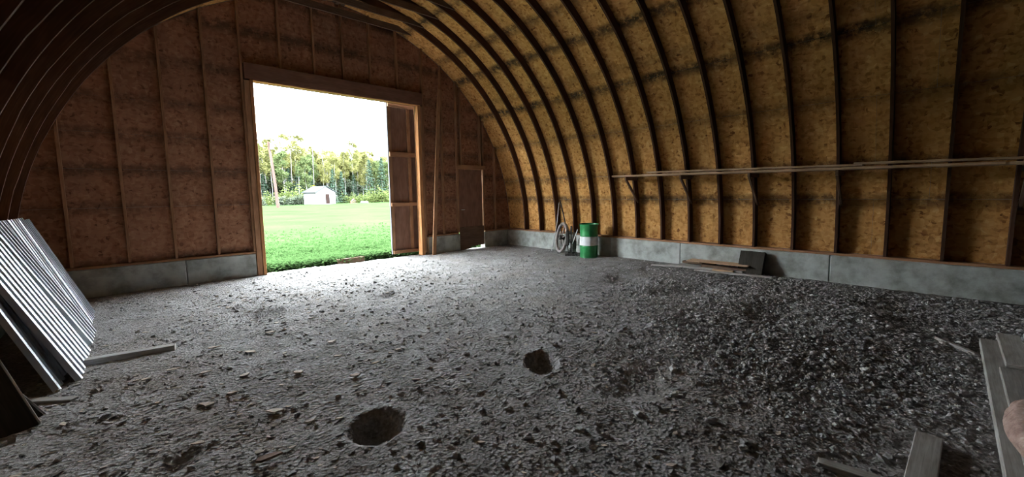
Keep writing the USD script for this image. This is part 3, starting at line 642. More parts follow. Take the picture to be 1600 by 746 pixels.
def aspen(seed, H, crown0, spread, nl, leafmat, label, fork=False):
    rr = random.Random(seed)
    t = thing('aspen_tree', label, 'tree', (0, 0, 0), 0, 'aspens of the treeline')
    lean = (rr.uniform(-0.6, 0.6), rr.uniform(-0.6, 0.6))
    zs = np.linspace(-0.2, H * 0.96, 9)
    tr = np.column_stack([lean[0] * (zs / H) ** 2 + 0.12 * np.sin(zs * 0.8 + seed), lean[1] * (zs / H) ** 2 + 0.1 * np.cos(zs * 0.7 + seed), zs])
    parts, cent = [tube(tr, np.linspace(0.17, 0.03, 9), 7)], []
    if fork:
        z0 = H * 0.3; b = np.array([np.interp(z0, zs, tr[:, 0]), np.interp(z0, zs, tr[:, 1]), z0]); zz = np.linspace(0, 1, 6)
        fk = b + np.column_stack([zz * 1.6 + 0.3 * np.sin(zz * 3), zz * 0.4, zz * H * 0.55])
        parts.append(tube(fk, np.linspace(0.11, 0.03, 6), 6)); cent += [fk[k] for k in (3, 4, 5)]
    for k in range(11):
        z0 = H * (crown0 + (0.93 - crown0) * (k + rr.random()) / 11); L = spread * rr.uniform(0.55, 1.1) * math.sin(math.pi * min(0.95, 0.25 + 0.7 * (z0 / H - crown0) / (1 - crown0)))
        a = rr.uniform(0, 6.28); b = np.array([np.interp(z0, zs, tr[:, 0]), np.interp(z0, zs, tr[:, 1]), z0])
        e = b + np.array([math.cos(a) * L, math.sin(a) * L, L * rr.uniform(0.5, 1.0)])
        parts.append(tube([b, (b + e) / 2 + (0, 0, 0.1), e], [0.05, 0.035, 0.015], 5)); cent += [e, e * 0.6 + b * 0.4, e * 0.85 + b * 0.15 + (rr.gauss(0, .3), rr.gauss(0, .3), 0)]
    cent += [tr[-1], tr[-1] - (0, 0, 0.8)]
    put('trunk', cat_mesh(parts), M['aspen_bark'], t)
    put('foliage', leaf_quads(cent, 1.05, nl * 2, (0.13, 0.30), rr), M[leafmat], t)
    return t
def spruce(seed, H, label):
    rr = random.Random(seed); t = thing('spruce_tree', label, 'tree', (0, 0, 0), 0, 'dark spruces of the treeline')
    put('trunk', tube([(0, 0, -0.2), (0, 0, H * 0.95)], [0.2, 0.03], 7), M['spruce_bark'], t)
    v, f = [], []
    for k in range(1100):
        z = H * (0.06 + 0.94 * rr.random() ** 1.25); R = (H - z) * 0.27 + 0.15
        tier = 0.75 + 0.25 * math.sin(z * 7.0); a = rr.uniform(0, 6.28); q = R * tier * rr.uniform(0.35, 1.0); L = rr.uniform(0.25, 0.5)
        o = np.array([math.cos(a), math.sin(a), 0]); sde = np.array([-math.sin(a), math.cos(a), 0]) * L * 0.45
        p = o * q + (0, 0, z - 0.22 * q); tip = p + o * L - (0, 0, L * 0.45)
        i = len(v); v += [p - sde, p + sde, tip]; f += [(i, i + 1, i + 2)]
    put('foliage', (np.array(v), np.array(f), np.zeros((len(v), 2))), M['spruce_leaf'], t)
    return t
def shrub(name, seed, w, h, nl, leafmat, label, group=None):
    rr = random.Random(seed); t = thing(name, label, 'shrub', (0, 0, 0), 0, group)
    cent, parts = [], []
    for k in range(9):
        a, q = rr.uniform(0, 6.28), w * rr.uniform(0.1, 0.8); e = np.array([math.cos(a) * q, math.sin(a) * q, h * rr.uniform(0.35, 0.85)])
        parts.append(tube([(0.1 * math.cos(a), 0.1 * math.sin(a), -0.1), e * (0.5, 0.5, 0.6), e], [0.04, 0.025, 0.01], 5)); cent += [e, e * (0.7, 0.7, 0.55), e * (0.9, 0.9, 0.25)]
    put('stems', cat_mesh(parts), M['snag_bark'], t)
    put('foliage', leaf_quads(cent, 0.42 * min(w, h), nl, (0.10, 0.24), rr), M[leafmat], t)
    return t

A_LAB = 'slender pale-trunked aspen with yellowing leaves in the treeline beyond the lawn'
B_LAB = 'slim green-leaved aspen in the treeline beyond the lawn'
def settle(o, x, y, rz, sc):
    x3 = UsdGeom.Xformable(o)
    ops = x3.GetOrderedXformOps()
    ops[0].Set(Gf.Vec3d(x, y, lz(x, y))); ops[1].Set(float(rz)); ops[2].Set(Gf.Vec3f(sc, sc, sc))
ORD = 'first second third fourth fifth sixth seventh eighth ninth tenth eleventh twelfth thirteenth fourteenth fifteenth sixteenth seventeenth eighteenth nineteenth twentieth'.split()
VIS = lambda u: 0.185 < u < 0.478
seen = {}
def nth(kind, u):
    if not VIS(u):
        return None
    seen[kind] = seen.get(kind, -1) + 1
    return ORD[seen[kind]]
protos = [aspen(1, 19.5, 0.42, 2.3, 1500, 'aspen_leaf', A_LAB), aspen(2, 18, 0.36, 2.5, 1600, 'aspen_leaf', A_LAB, True), aspen(3, 21, 0.48, 2.1, 1300, 'aspen_leaf', A_LAB), aspen(4, 16, 0.3, 2.3, 1500, 'aspen_green', B_LAB), aspen(5, 17.5, 0.4, 2.0, 1200, 'aspen_leaf', A_LAB, True)]
for p_ in protos:
    if p_.GetCustomData()['label'] == B_LAB:
        tag(p_, group='green aspens of the treeline')
TL = random.Random(3)
placed = 0
def treeline(u):                                     # u: slope x/y seen from the doorway; the edge of the wood runs across it
    return 88 + 14 * u
for row, (dy, cnt) in enumerate(((0, 20), (7, 22), (15, 20))):
    for k in range(cnt):
        u = 0.04 + 0.60 * (k + TL.uniform(0.1, 0.9)) / cnt
        y = treeline(u) + dy + TL.uniform(-2.0, 2.0); x = -3.0 + u * (y + 9)
        hgt = 0.76 + 0.03 * math.sin(u * 40) - (0.15 if 0.315 < u < 0.375 else 0) + 0.02 * row
        sc = hgt * TL.uniform(0.88, 1.06); rz = TL.uniform(0, 360)
        pr = protos[TL.choice([0, 1, 2, 4, 0, 2, 3]) if row else TL.choice([0, 1, 2, 3, 4])]
        q = nth('aspen', u) if row == 0 else None
        lab, grp = (f'front aspen of the wood, {q} from the left as seen through the doorway', 'aspens in the front row of the wood') if q else (['pale-trunked aspen at the edge of the wood beyond the sides of the doorway', 'pale-trunked aspen half hidden behind the front row of the wood', 'aspen crown deep in the wood behind the other aspens'][row],) * 2
        if pr.GetName() not in USED.get('settled', ()):
            settle(pr, x, y, rz, sc); USED.setdefault('settled', set()).add(pr.GetName()); tag(pr, lab, group=grp)
        else:
            dup(pr, (x, y, lz(x, y)), rz, sc, lab, grp)
def put_tree(o, i, x, y, rz, sc, kind, u, lab, lab_out):
    q = nth(kind, u); L = lab.format(q) if q else lab_out
    g = o.GetCustomDataByKey('group') if i else {'spruce': 'dark spruces of the wood', 'shrub': 'yellow-green shrubs along the wood edge', 'willow': 'grey-green shrubs left of the shed'}[kind]
    if i == 0:
        settle(o, x, y, rz, sc); tag(o, L, group=g)
    else:
        dup(o, (x, y, lz(x, y)), rz, sc, L, g)
sp = spruce(21, 11.0, 'dark green spruce with drooping boughs among the pale aspens')
for i, (u, dy, sc) in enumerate(((0.12, 5, 0.8), (0.2, 4, 0.7), (0.25, 5, 0.75), (0.27, 9, 0.9), (0.295, 5, 0.75), (0.345, -1.0, 0.74), (0.365, 0.8, 0.7), (0.395, 4, 0.65), (0.435, -1, 0.98), (0.468, 1, 1.06), (0.5, 0, 0.9), (0.53, 3, 1.0), (0.58, 2, 0.9))):
    y = treeline(u) - 2.5 + dy; x = -3.0 + u * (y + 9)
    put_tree(sp, i, x, y, i * 57.0, sc, 'spruce', u, 'dark green spruce among the aspens, {} from the left in the doorway', 'dark spruce in the wood outside the view through the doorway')
ys = shrub('shrub', 31, 1.9, 3.0, 900, 'shrub_leaf', 'yellow-green leafy shrub at the foot of the treeline', 'yellow-green shrubs along the wood edge')
for i, (u, dy, sc) in enumerate(((0.12, -4, 1.2), (0.18, -4, 0.9), (0.205, -4, 0.9), (0.235, -3, 1.3), (0.262, -4, 1.35), (0.285, -3, 1.2), (0.37, -2, 0.9), (0.39, -3, 0.8), (0.405, -4, 0.75), (0.425, -6, 0.9), (0.445, -5.5, 1.15), (0.467, -6.5, 1.3), (0.49, -5, 1.4), (0.515, -5, 1.2), (0.55, -4, 1.3))):
    y = treeline(u) + dy; x = -3.0 + u * (y + 9)
    put_tree(ys, i, x, y, i * 71.0, sc, 'shrub', u, 'yellow-green shrub along the wood edge, {} from the left in the doorway', 'yellow-green shrub along the wood edge outside the view through the doorway')
gs = shrub('willow_shrub', 32, 1.6, 2.0, 800, 'grey_leaf', 'grey-green willow shrub at the wood edge left of the shed', 'grey-green shrubs left of the shed')
for i, (u, dy, sc) in enumerate(((0.192, -6, 0.8), (0.228, -6, 0.9), (0.248, -6, 0.8), (0.266, -6.5, 0.95), (0.284, -7, 1.1))):
    y = treeline(u) + dy; x = -3.0 + u * (y + 9)
    put_tree(gs, i, x, y, i * 47.0, sc, 'willow', u, 'grey-green willow shrub left of the shed, {} counted from the left', 'grey-green willow shrub outside the view through the doorway')
yb = shrub('yellow_bush', 33, 1.3, 4.0, 700, 'yellow_leaf', 'bright yellow bush rising behind the white shed'); settle(yb, -3 + 0.306 * 99, 90.0, 0, 1.1)
for i, (u, dy, H, ln) in enumerate(((0.208, 3, 17.2, -1.6), (0.255, 4, 17.0, 0.5), (0.335, 2, 16.4, -2.2), (0.302, 5, 17.2, 0.3))):
    y = treeline(u) + dy; x = -3.0 + u * (y + 9); rr = random.Random(i + 50)
    t = thing('bare_tree', ['grey leafless trunk leaning above the trees behind the utility pole', 'bare grey treetop left of the shed, above yellow aspens', 'tall leaning leafless snag rising above the shed', 'straight bare grey treetop near the middle of the wood'][i], 'tree', (x, y, lz(x, y)))
    zs = np.linspace(-0.2, H, 8); tr = np.column_stack([ln * (zs / H) ** 1.5, 0 * zs, zs])
    br = [tube(tr, np.linspace(0.17, 0.025, 8), 6)]
    for k in range(9):
        z0 = H * rr.uniform(0.6, 0.97); b = np.array([np.interp(z0, zs, tr[:, 0]), 0, z0]); a = rr.uniform(0, 6.28); L = rr.uniform(0.5, 1.3)
        br.append(tube([b, b + (math.cos(a) * L, math.sin(a) * L, L * 0.8)], [0.035, 0.015], 5))
    tk = put('trunk', br[0], M['snag_bark'], t)
    for q in br[1:]:
        put('branch', q, M['snag_bark'], tk)
    put('foliage', leaf_quads([tr[-1], tr[-2] + (0.5, 0, 0.8), tr[-1] - (0.5, 0, 1.0)], 0.8, 16, (0.1, 0.18), rr), M['aspen_leaf'], t)
# the wood goes on behind the nearest trees and, added unseen, to both sides: too many to count
wd_ = UsdGeom.PointInstancer.Define(stage, '/World/woods')
rel = wd_.CreatePrototypesRel()
def wood_proto(k, parts):
    x = UsdGeom.Xform.Define(stage, f'/World/woods/tree_{k:03d}')
    for nm, p, mt in parts:
        put(nm, p, M[mt], x.GetPrim())
    rel.AddTarget(x.GetPath())
for k, (H, c0, lm) in enumerate(((17.5, 0.25, 'aspen_leaf'), (16.5, 0.3, 'aspen_green'), (18.5, 0.35, 'aspen_leaf'))):
    rr = random.Random(100 + k)
    tr = [(0.15 * math.sin(z * 0.7 + k), 0, z) for z in np.linspace(-0.2, H * 0.95, 7)]
    cent = [np.array([rr.gauss(0, 1.0), rr.gauss(0, 1.0), H * (c0 + (0.97 - c0) * rr.random())]) for _ in range(26)]
    wood_proto(k, (('trunk', tube(tr, np.linspace(0.16, 0.03, 7), 6), 'aspen_bark'), ('foliage', leaf_quads(cent, 1.2, 2200, (0.2, 0.42), rr), lm)))
for k in (3, 4):
    rr = random.Random(100 + k)
    cent = [np.array([rr.gauss(0, 1.2), rr.gauss(0, 1.2), rr.uniform(0.2, 5.0 - 1.5 * (k - 3))]) for _ in range(16)]
    wood_proto(k, (('foliage', leaf_quads(cent, 1.1, 1500, (0.2, 0.42), rr), 'grey_leaf' if k == 3 else 'shrub_leaf'),))
wpos, widx, wscl = [], [], []
for k in range(900):
    if k < 420:                                     # behind the individual trees
        u = TL.uniform(-0.15, 0.85); y = treeline(u) + TL.uniform(17, 48); x = -3.0 + u * (y + 9); big = k % 2
    else:                                           # unseen belt left and right of the field, added to block low sky
        a = TL.uniform(-1.25, -0.14) if k < 720 else TL.uniform(0.70, 1.2); d = 95 + TL.uniform(0, 30); x, y = d * math.sin(a), d * math.cos(a); big = k % 3 > 0
    wpos.append((x, y, lz(x, y))); widx.append(TL.choice([0, 1, 2]) if big else TL.choice([3, 4])); wscl.append(TL.uniform(0.72, 0.92) if big else TL.uniform(0.9, 1.3))
wd_.CreateProtoIndicesAttr(Vt.IntArray(widx)); wd_.CreatePositionsAttr(Vt.Vec3fArray.FromNumpy(np.array(wpos, np.float32)))
wd_.CreateScalesAttr(Vt.Vec3fArray.FromNumpy(np.repeat(np.array(wscl, np.float32)[:, None], 3, 1)))
wd_.CreateOrientationsAttr(Vt.QuathArray([Gf.Quath(math.cos(i * 0.7), 0, 0, math.sin(i * 0.7)) for i in range(len(wpos))]))
tag(wd_.GetPrim(), 'dense mixed wood closing the far side of the lawn behind the nearest trees', 'woods', kind='stuff')
# small heap of boards and a pale tub right of the shed
hp = thing('lumber_heap', 'low heap of grey boards on the lawn right of the shed', 'lumber', (32.0, 80.6, lz(32.0, 80.6)), 15)
for i, (x, y, z, a, L) in enumerate(((0, 0, 0.12, 0, 1.6), (0.1, 0.25, 0.3, 12, 1.5), (-0.1, -0.1, 0.5, -20, 1.3), (0.0, 0.1, 0.72, 35, 1.1))):
    c, s_ = math.cos(math.radians(a)) * L / 2, math.sin(math.radians(a)) * L / 2
    put('board', beam((x - c, y - s_, z), (x + c, y + s_, z + 0.1 * i), 0.35, 0.1), M['dark_wood'], hp)
tb = thing('tub', 'pale overturned tub lying on the lawn beside the heap of boards', 'tub', (33.9, 79.2, lz(33.9, 79.2)))
put('shell', lathe([(0.85, 0), (0.9, 0.05), (0.75, 0.42), (0.7, 0.47), (0.0, 0.48)], 20), M['blue_siding'], tb)

# ------------------------------------------------------------------ things in the barn
# shelf of long boards on brackets along the right wall
sh = thing('wall_shelf', 'long shelf of rough boards on triangular brackets along the curved right wall', 'shelf')
for nm, args in (('shelf_board', ((4.32, -4.12, 1.905), (4.32, -9.75, 1.84), 0.17, 0.035)), ('shelf_board', ((4.49, -4.02, 1.905), (4.49, -9.1, 1.845), 0.16, 0.035)),
                 ('shelf_board', ((4.33, -4.95, 1.955), (4.34, -8.4, 1.90), 0.15, 0.03)), ('shelf_board', ((4.33, -8.3, 1.925), (4.335, -12.3, 1.85), 0.16, 0.03)), ('shelf_board', ((4.33, -9.78, 1.835), (4.33, -13.0, 1.80), 0.18, 0.035)), ('shelf_board', ((4.49, -9.15, 1.843), (4.49, -13.0, 1.80), 0.16, 0.035))):
    put(nm, beam(*args), M['tan_wood'], sh)
for k in (6, 8, 10, 12, 15, 18):
    y = RIB_Y[k] - 0.045; z = 1.905 + (y + 4.1) * 0.0118 - 0.026
    br = put('bracket', beam((4.27, y, z - 0.03), (4.78, y, z - 0.03), 0.038, 0.075), M['dark_wood'], sh)
    put('brace', beam((4.30, y, z - 0.06), (4.83, y, z - 0.56), 0.036, 0.05), M['dark_wood'], br)

# corrugated steel sheets leaning on the left wall
def corrugated(w, L, pitch, dp, n_per=6):
    n = int(w / pitch * n_per) + 1
    u = np.linspace(0, w, n); ph = (u / pitch) % 1.0
    h = dp * np.clip(np.interp(ph, [0, 0.08, 0.40, 0.48, 1.0], [0, 1, 1, 0, 0]), 0, 1)
    rows = np.linspace(0, L, 4); th = 0.0012
    v = []
    for off in (0, -th):
        for r in rows:
            v.append(np.stack([h + off, u, np.full(n, r)], 1))
    v = np.vstack(v); f = []
    R = len(rows)
    for lay in range(2):
        for r in range(R - 1):
            for i in range(n - 1):
                a = (lay * R + r) * n + i
                q = [(a, a + 1, a + n + 1), (a, a + n + 1, a + n)]
                f += q if lay == 0 else [t[::-1] for t in q]
    def rim(ids0, ids1):
        for a, b, c, d in zip(ids0, ids0[1:], ids1, ids1[1:]):
            f.extend([(a, c, d), (a, d, b)])
    top = list(range((R - 1) * n, R * n)); bot = list(range(n)); lef = [r * n for r in range(R)]; rig = [r * n + n - 1 for r in range(R)]
    for ids in (top, bot, lef, rig):
        rim(ids, [i + R * n for i in ids])
    return v, np.array(f), np.zeros((len(v), 2))
SH_LAB = ['corrugated steel sheet nearest the viewer in the leaning row, its wavy foot showing', 'corrugated steel sheet tucked behind the nearest one, tilted further over', 'long corrugated steel sheet overlapping the nearest two in the leaning row', 'crookedly tilted corrugated steel sheet near the middle of the leaning row', 'corrugated steel sheet in the middle of the leaning row', 'corrugated steel sheet second from the far end of the leaning row', 'corrugated steel sheet at the far end of the leaning row']
#        y of near foot, x of foot, width, length, pitch, skew deg, lean
SHEETS = [(-4.42, -4.24, 0.80, 1.42, 0.13, 11, 0.40), (-3.95, -4.225, 0.60, 1.42, 0.12, 17, 0.44), (-4.27, -4.125, 1.05, 1.48, 0.150, 8, 0.44), (-3.10, -4.12, 0.60, 1.46, 0.13, -3, 0.425), (-3.25, -4.16, 0.86, 1.46, 0.125, 8, 0.41), (-2.45, -4.175, 0.80, 1.44, 0.12, 8, 0.40), (-1.98, -4.185, 0.62, 1.40, 0.10, 6, 0.385)]
for (y0, x0, w, L, pitch, sk, ln), lab in zip(SHEETS, SH_LAB):
    v, f, uv = corrugated(w, L, pitch, 0.042, 14)
    a = math.radians(sk); c, s_ = math.cos(a), math.sin(a)
    v[:, 1] += math.tan(a) * v[:, 2]                                                    # slid askew in its own plane, the foot on the ground
    v[:, 2] -= v[:, 2].min()
    al = math.atan(ln); cz, sz = math.cos(al), math.sin(al)
    v[:, 0], v[:, 2] = cz * v[:, 0] - sz * v[:, 2], sz * v[:, 0] + cz * v[:, 2]
    base = min(fz(x0, y0 + q) for q in (0.1, w * .5, w))
    o = put('corrugated_sheet', (v + (x0, y0, max(base, -0.02)), f, uv), M['steel'])
    tag(o, lab, 'metal sheet', 'corrugated sheets leaning on the left wall')
# dark boards propped in front of them, their faces turned from the doorway
for (bx_, by_, e, d, wd, L, lab) in ((-4.245, -5.10, (-0.95, -0.28, 0), (-0.40, 0.50, 1), 0.30, 1.0, 'dark plywood board propped at the left edge of the photo, nearest the viewer'),
                                     (-4.24, -4.93, (-0.95, -0.2, 0), (-0.55, 0.1, 1), 0.24, 0.36, 'short dark plywood offcut propped just behind the nearest plywood board')):
    d = np.array(d) / np.linalg.norm(d); e = np.array(e) - (np.array(e) @ d) * d; e /= np.linalg.norm(e)
    p = chamfer_box(L, wd, 0.018, 0.003)
    o = put('plywood_board', xf(p, np.stack([d, e, np.cross(d, e)], 1), np.array([bx_, by_, fz(bx_, by_) + 0.005]) + d * L / 2 + e * wd / 2), M['ply_dark'])
    tag(o, lab, 'plywood')
    put('raw_edge', xf(chamfer_box(L, 0.012, 0.022, 0.002), np.stack([d, e, np.cross(d, e)], 1), np.array([bx_, by_, fz(bx_, by_) + 0.005]) + d * L / 2 - e * 0.007), M['grey_wood'], o)  # pale strip laid along the edge of the dark board

def lying(name, a, b, w, t, mt, label, cat, group=None, lift=0.0, up=(0, 0, 1)):
    za, zb = fz(*a[:2]), fz(*b[:2])
    o = put(name, beam((a[0], a[1], za + t / 2 + lift + (a[2] if len(a) > 2 else 0)), (b[0], b[1], zb + t / 2 + lift + (b[2] if len(b) > 2 else 0)), w, t, up), M[mt])
    return tag(o, label, cat, group)
lying('wood_plank', (-4.10, -3.78), (-3.44, -3.90), 0.09, 0.06, 'grey_wood', 'grey wooden plank lying on the dirt beside the foot of the steel sheets', 'plank')
lying('board_scrap', (-4.42, -4.46), (-4.10, -4.74), 0.07, 0.02, 'grey_wood', 'thin board scrap on the dirt under the nearest steel sheet', 'board')
o = put('threshold_timber', beam((-0.24, 0.47, 0.0), (0.41, 0.45, 0.01), 0.13, 0.13), M['dark_wood']); tag(o, 'short dark timber lying across the threshold of the big doorway', 'timber')
o = put('loose_board', beam((2.035, -0.17, fz(2.03, -.17) - 0.005), (2.43, -0.03, 4.3), 0.035, 0.105, up=(1, 0, -0.09)), M['stud_wood']); tag(o, 'long loose board leaning upright against the end wall just right of the doorway', 'board')

# green barrel
bx, by = 4.43, -3.36
ba = thing('barrel', 'green steel barrel with a white paper band, standing by the right wall', 'barrel', (bx, by, fz(bx, by) - 0.012))
r = 0.212
put('body', lathe([(0, 0.02), (r - 0.012, 0.02), (r + 0.006, 0.0), (r + 0.006, 0.02), (r, 0.03), (r, 0.26), (r + 0.010, 0.272), (r + 0.010, 0.284), (r, 0.296), (r, 0.52), (r + 0.010, 0.532), (r + 0.010, 0.544), (r, 0.556), (r, 0.68), (r + 0.004, 0.74), (r + 0.02, 0.81), (r + 0.012, 0.812), (r - 0.006, 0.74), (r - 0.008, 0.06), (0, 0.05)], 44), M['green_paint'], ba, smooth=40)
put('rim', xf(torus(r + 0.018, 0.008, 44, 8), t=(0, 0, 0.812)), M['green_paint'], ba, smooth=True)
put('paper_band', lathe([(r + 0.003, 0.30), (r + 0.0055, 0.30), (r + 0.0055, 0.515), (r + 0.003, 0.515)], 44, close=True), M['label_paper'], ba, smooth=30)

# leaning rods, narrow wheel and frame beside it
o = put('steel_rod', tube([(4.62, -1.98, fz(4.62, -1.98)), (4.80, -2.02, 0.72), (4.845, -2.06, 1.30)], 0.013, 8), M['bright_steel']); tag(o, 'thin straight steel rod leaning on the right wall left of the wheel', 'rod')
o = put('iron_bar', tube([(4.70, -2.50, fz(4.70, -2.5)), (4.80, -2.3, 0.8), (4.835, -2.1, 1.36)], 0.016, 8), M['iron']); tag(o, 'dark iron bar leaning against the steel rod behind the wheel', 'bar')
wn = np.array([-0.85, 0.50, 0.16]); wn /= np.linalg.norm(wn)
a1_ = np.cross((0, 0, 1), wn); a1_ /= np.linalg.norm(a1_); a2_ = np.cross(wn, a1_)
WR = np.stack([a1_, a2_, wn], 1)
wx_, wy_ = 4.55, -2.40
whl = thing('flywheel', 'narrow worn iron wheel standing against the right wall left of the barrel', 'wheel', (wx_, wy_, fz(wx_, wy_) + 0.40))  # plain narrow spoked wheel, not part of an engine
put('rim', xf(lathe([(0.34, -0.03), (0.40, -0.035), (0.41, 0.0), (0.40, 0.035), (0.34, 0.03), (0.332, 0.0)], 40, close=True), WR), M['worn_iron'], whl, smooth=40)
put('hub', xf(lathe([(0, -0.07), (0.06, -0.07), (0.07, 0), (0.06, 0.07), (0, 0.07)], 18), WR), M['iron'], whl, smooth=40)
for k in range(6):
    t = k * math.pi / 3 + 0.3; d = WR @ np.array([math.cos(t), math.sin(t), 0])
    put('spoke', tube([d * 0.05, d * 0.365], 0.014, 8), M['worn_iron'], whl)
fx, fy = 4.42, -2.82
fr = thing('machine_frame', 'dark iron machine frame of upright bars between the wheel and the barrel', 'machine frame', (fx, fy, fz(fx, fy)), 38)
for x in (-0.16, 0.02, 0.16):
    put('upright', abox(x - 0.022, x + 0.022, -0.02, 0.02, 0.0, 0.70 + 0.09 * math.sin(x * 20)), M['iron'], fr)
for z in (0.1, 0.33, 0.54):
    put('crossbar', abox(-0.2, 0.2, 0.021, 0.05, z, z + 0.05), M['iron'], fr)
put('base_bar', abox(-0.22, 0.22, -0.15, -0.09, 0.0, 0.05), M['iron'], fr)
put('base_bar', abox(-0.22, 0.22, 0.09, 0.15, 0.0, 0.05), M['iron'], fr)
for x in (-0.18, 0.18):
    put('base_bar', abox(x - 0.02, x + 0.02, -0.089, 0.089, 0.0, 0.045), M['iron'], fr)
put('gearbox', abox(-0.13, 0.08, -0.13, -0.022, 0.16, 0.36, 0.02), M['iron'], fr)
put('crank', cat_mesh([tube([(-0.05, -0.13, 0.26), (-0.05, -0.19, 0.26)], 0.018), tube([(-0.05, -0.185, 0.26), (0.03, -0.185, 0.40)], 0.012), tube([(0.03, -0.185, 0.40), (0.03, -0.25, 0.40)], 0.014)]), M['bright_steel'], fr)
put('cylinder', xf(lathe([(0, 0.06), (0.05, 0.06), (0.05, 0.46), (0.035, 0.49), (0.035, 0.56), (0, 0.56)], 20), t=(0.11, -0.075, 0)), M['worn_iron'], fr, smooth=40)
put('housing', abox(-0.10, 0.14, 0.052, 0.14, 0.24, 0.62, 0.02), M['iron'], fr)
put('nameplate', abox(-0.09, -0.02, -0.138, -0.131, 0.22, 0.32, 0.002), M['label_paper'], fr)
put('lever', tube([(-0.16, -0.03, 0.3), (-0.2, -0.12, 0.55), (-0.17, -0.16, 0.66)], 0.012), M['bright_steel'], fr)

# lumber at the foot of the right wall
lying('plywood_offcut', (4.66, -5.72), (4.67, -6.85), 0.30, 0.018, 'tan_wood', 'tan plywood offcut on top of the boards by the right footing', 'plywood', lift=0.145)
lying('scrap_board', (4.55, -5.28), (4.62, -6.75), 0.14, 0.045, 'grey_wood', 'grey board under the tan plywood offcut, its end toward the barrel', 'board')
lying('scrap_board', (4.72, -5.50), (4.74, -6.95), 0.12, 0.045, 'grey_wood', 'grey board tight against the right footing under the tan offcut', 'board')
lying('scrap_board', (4.36, -5.05), (4.60, -5.85), 0.10, 0.03, 'grey_wood', 'short pale board splayed out from the pile toward the barrel', 'board', lift=0.004)
lying('scrap_board', (4.30, -5.98), (4.40, -7.28), 0.05, 0.035, 'grey_wood', 'narrow lath lying along the front of the board pile', 'board')
lying('scrap_board', (4.60, -6.0), (4.66, -6.80), 0.10, 0.045, 'dark_wood', 'dark board end in the middle layer of the pile', 'board', lift=0.05)
lying('scrap_board', (4.50, -6.25), (4.52, -6.62), 0.09, 0.04, 'tan_wood', 'short pale block in front of the dark board end', 'board', lift=0.006)
lying('scrap_board', (4.76, -5.55), (4.77, -6.2), 0.09, 0.045, 'dark_wood', 'dark board crosswise under the tan offcut near its far end', 'board', lift=0.06)
px0 = np.array([4.60, -6.90, fz(4.6, -6.9)])
cr_ = thing('wooden_panel', 'dark square wooden panel propped against the right footing at the end of the board pile', 'panel', tuple(px0))
put('face', xf(chamfer_box(0.44, 0.42, 0.02, 0.003), frame((0.17, 0, 0.40)), (0.085, 0.04, 0.205)), M['ply_dark'], cr_)
put('side', beam((0.0, -0.16, 0.012), (0.17, -0.16, 0.40), 0.03, 0.11, up=(1, 0, -0.3)), M['ply_dark'], cr_)

# plank stack at the right front
def stacked(x0, x1, y0, y1, z0, z1, mt, label):
    o = put('stacked_plank', abox(x0, x1, y0, y1, z0, z1, 0.005), M[mt]); return tag(o, label, 'plank')
zb = -0.02
stacked(-1.3, 2.20, -9.86, -9.70, zb, zb + 0.055, 'grey_wood', 'bottom plank at the back of the plank stack in the right front corner')
stacked(-1.4, 2.15, -9.695, -9.595, zb, zb + 0.05, 'grey_wood', 'bottom plank along the near side of the plank stack in the right front corner')
stacked(-1.35, 2.25, -9.72, -9.585, zb + 0.057, zb + 0.115, 'grey_wood', 'long top plank along the near side of the plank stack')
stacked(-1.2, 2.3, -9.95, -9.735, zb + 0.057, zb + 0.112, 'grey_wood', 'wide plank behind the long top plank of the stack')
stacked(1.40, 2.42, -9.84, -9.695, zb + 0.117, zb + 0.155, 'grey_wood', 'short plank on top at the far end of the plank stack')
stacked(-0.9, 1.27, -9.80, -9.655, zb + 0.117, zb + 0.155, 'grey_wood', 'plank on top of the stack under the brown stone')
# brown stone on the planks and a pale lump behind
v, f = lump(3, 4, (0.42, 0.115, 0.095), 0.3)
v += (meshkit.fbm(v * 14, 3, 9)[:, None] - 0.5) * 0.022
o = put('brown_stone', (v - (0, 0, v[:, 2].min()) + (-0.22, -9.715, zb + 0.157), f, v[:, :2]), M['rock'], smooth=True); tag(o, 'rough pinkish-brown stone lying on the plank stack at the right edge', 'stone')
v, f = lump(5, 3, (0.30, 0.09, 0.10), 0.4)
o = put('pale_rubble', (v - (0, 0, v[:, 2].min()) + (2.05, -9.93, zb + 0.157), f, v[:, :2]), M['rubble'], smooth=True); tag(o, 'pale lump of rubble at the far end of the plank stack', 'rubble')
lying('front_board', (-1.15, -9.28), (-0.14, -9.31), 0.12, 0.05, 'grey_wood', 'grey board end on the gravel left of the plank stack', 'board')
lying('front_board', (-0.86, -8.88), (-0.80, -9.22), 0.07, 0.03, 'grey_wood', 'half-buried grey board scrap in the gravel at the bottom of the photo', 'board', lift=-0.005)
lying('dark_stick', (2.05, -9.57), (2.45, -9.30), 0.04, 0.03, 'grey_wood', 'thin pale stick on the dirt beside the far end of the plank stack', 'stick')

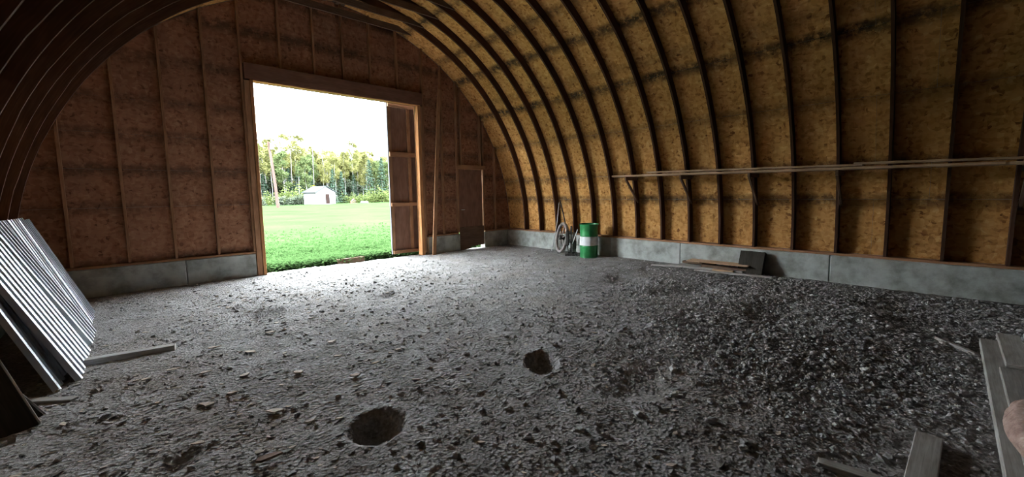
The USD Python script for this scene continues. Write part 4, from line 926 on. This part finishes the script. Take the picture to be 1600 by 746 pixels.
# loose stones and chips big enough to pick out in the foreground
SR = random.Random(91)
stone0 = []
for k in range(5):
    m_ = lump(40 + k, 2, (1, 0.7 + 0.05 * k, 0.62), 0.9)
    stone0.append(m_)
spots = [(-0.30, -7.75, .045), (-0.62, -7.40, .04), (0.35, -7.9, .04), (-1.15, -7.9, .035), (0.0, -8.3, .04), (-0.9, -8.3, .04), (-0.45, -8.55, .035), (0.6, -8.4, .04), (1.1, -8.0, .04), (0.9, -8.9, .035), (-1.3, -7.3, .03), (0.2, -6.9, .035), (-0.1, -7.2, .03), (1.6, -8.6, .035), (1.3, -7.3, .035), (-1.6, -7.75, .035), (-0.2, -8.95, .03), (0.45, -9.2, .035), (-1.75, -7.2, .03), (-1.9, -7.55, .03), (0.8, -7.5, .03), (-0.72, -7.95, .035), (2.0, -8.0, .035), (-1.05, -8.55, .03)]
for k, (x, y, r_) in enumerate(spots):
    v, f = stone0[k % 5]; a = SR.uniform(0, 6.28); c, s_ = math.cos(a), math.sin(a)
    v = v @ np.array([[c, s_, 0], [-s_, c, 0], [0, 0, 1]]) * r_
    o = put('stone', (v + (x, y, fz(x, y) + r_ * 0.25), f, v[:, :2]), M['pale_stone' if k % 3 == 0 else 'stone'])
    tag(o, 'loose pale stone among the rubble of the right foreground' if k % 3 == 0 else 'loose grey stone among the rubble of the right foreground', 'stone', 'loose pale stones in the foreground' if k % 3 == 0 else 'loose grey stones in the foreground')
chips = [(-3.35, -5.6, .07), (-3.05, -5.2, .06), (-3.3, -4.9, .05), (-2.7, -5.5, .06), (-2.35, -5.9, .05), (-3.0, -6.05, .07), (-3.45, -6.15, .05), (-2.85, -6.35, .06), (-2.9, -4.6, .06), (-2.2, -4.9, .06), (-3.5, -4.6, .05), (-3.2, -6.5, .05), (-2.3, -5.35, .05), (-1.8, -5.6, .05), (-3.15, -4.2, .06), (-2.6, -4.1, .06)]
for k, (x, y, r_) in enumerate(chips):
    v, f = flake(60 + k); a = SR.gauss(-0.2, 0.5); c, s_ = math.cos(a), math.sin(a)
    v = v @ np.array([[c, s_, 0], [-s_, c, 0], [0, 0, 1]]) * r_
    o = put('wood_chip', (v + (x, y, fz(x, y) + 0.012), f, v[:, :2]), M['chip_wood'])
    tag(o, 'flat pale chip of wood lying on the dirt of the left foreground', 'wood chip', 'flat pale chips on the left foreground')
v, f = flake(99); v = v * 0.09
o = put('bark_piece', (v + (-3.17, -6.64, fz(-3.17, -6.64) + 0.03), f, v[:, :2]), M['dark_wood']); tag(o, 'dark chunk of bark on the dirt left of the nearest dug hole', 'bark')
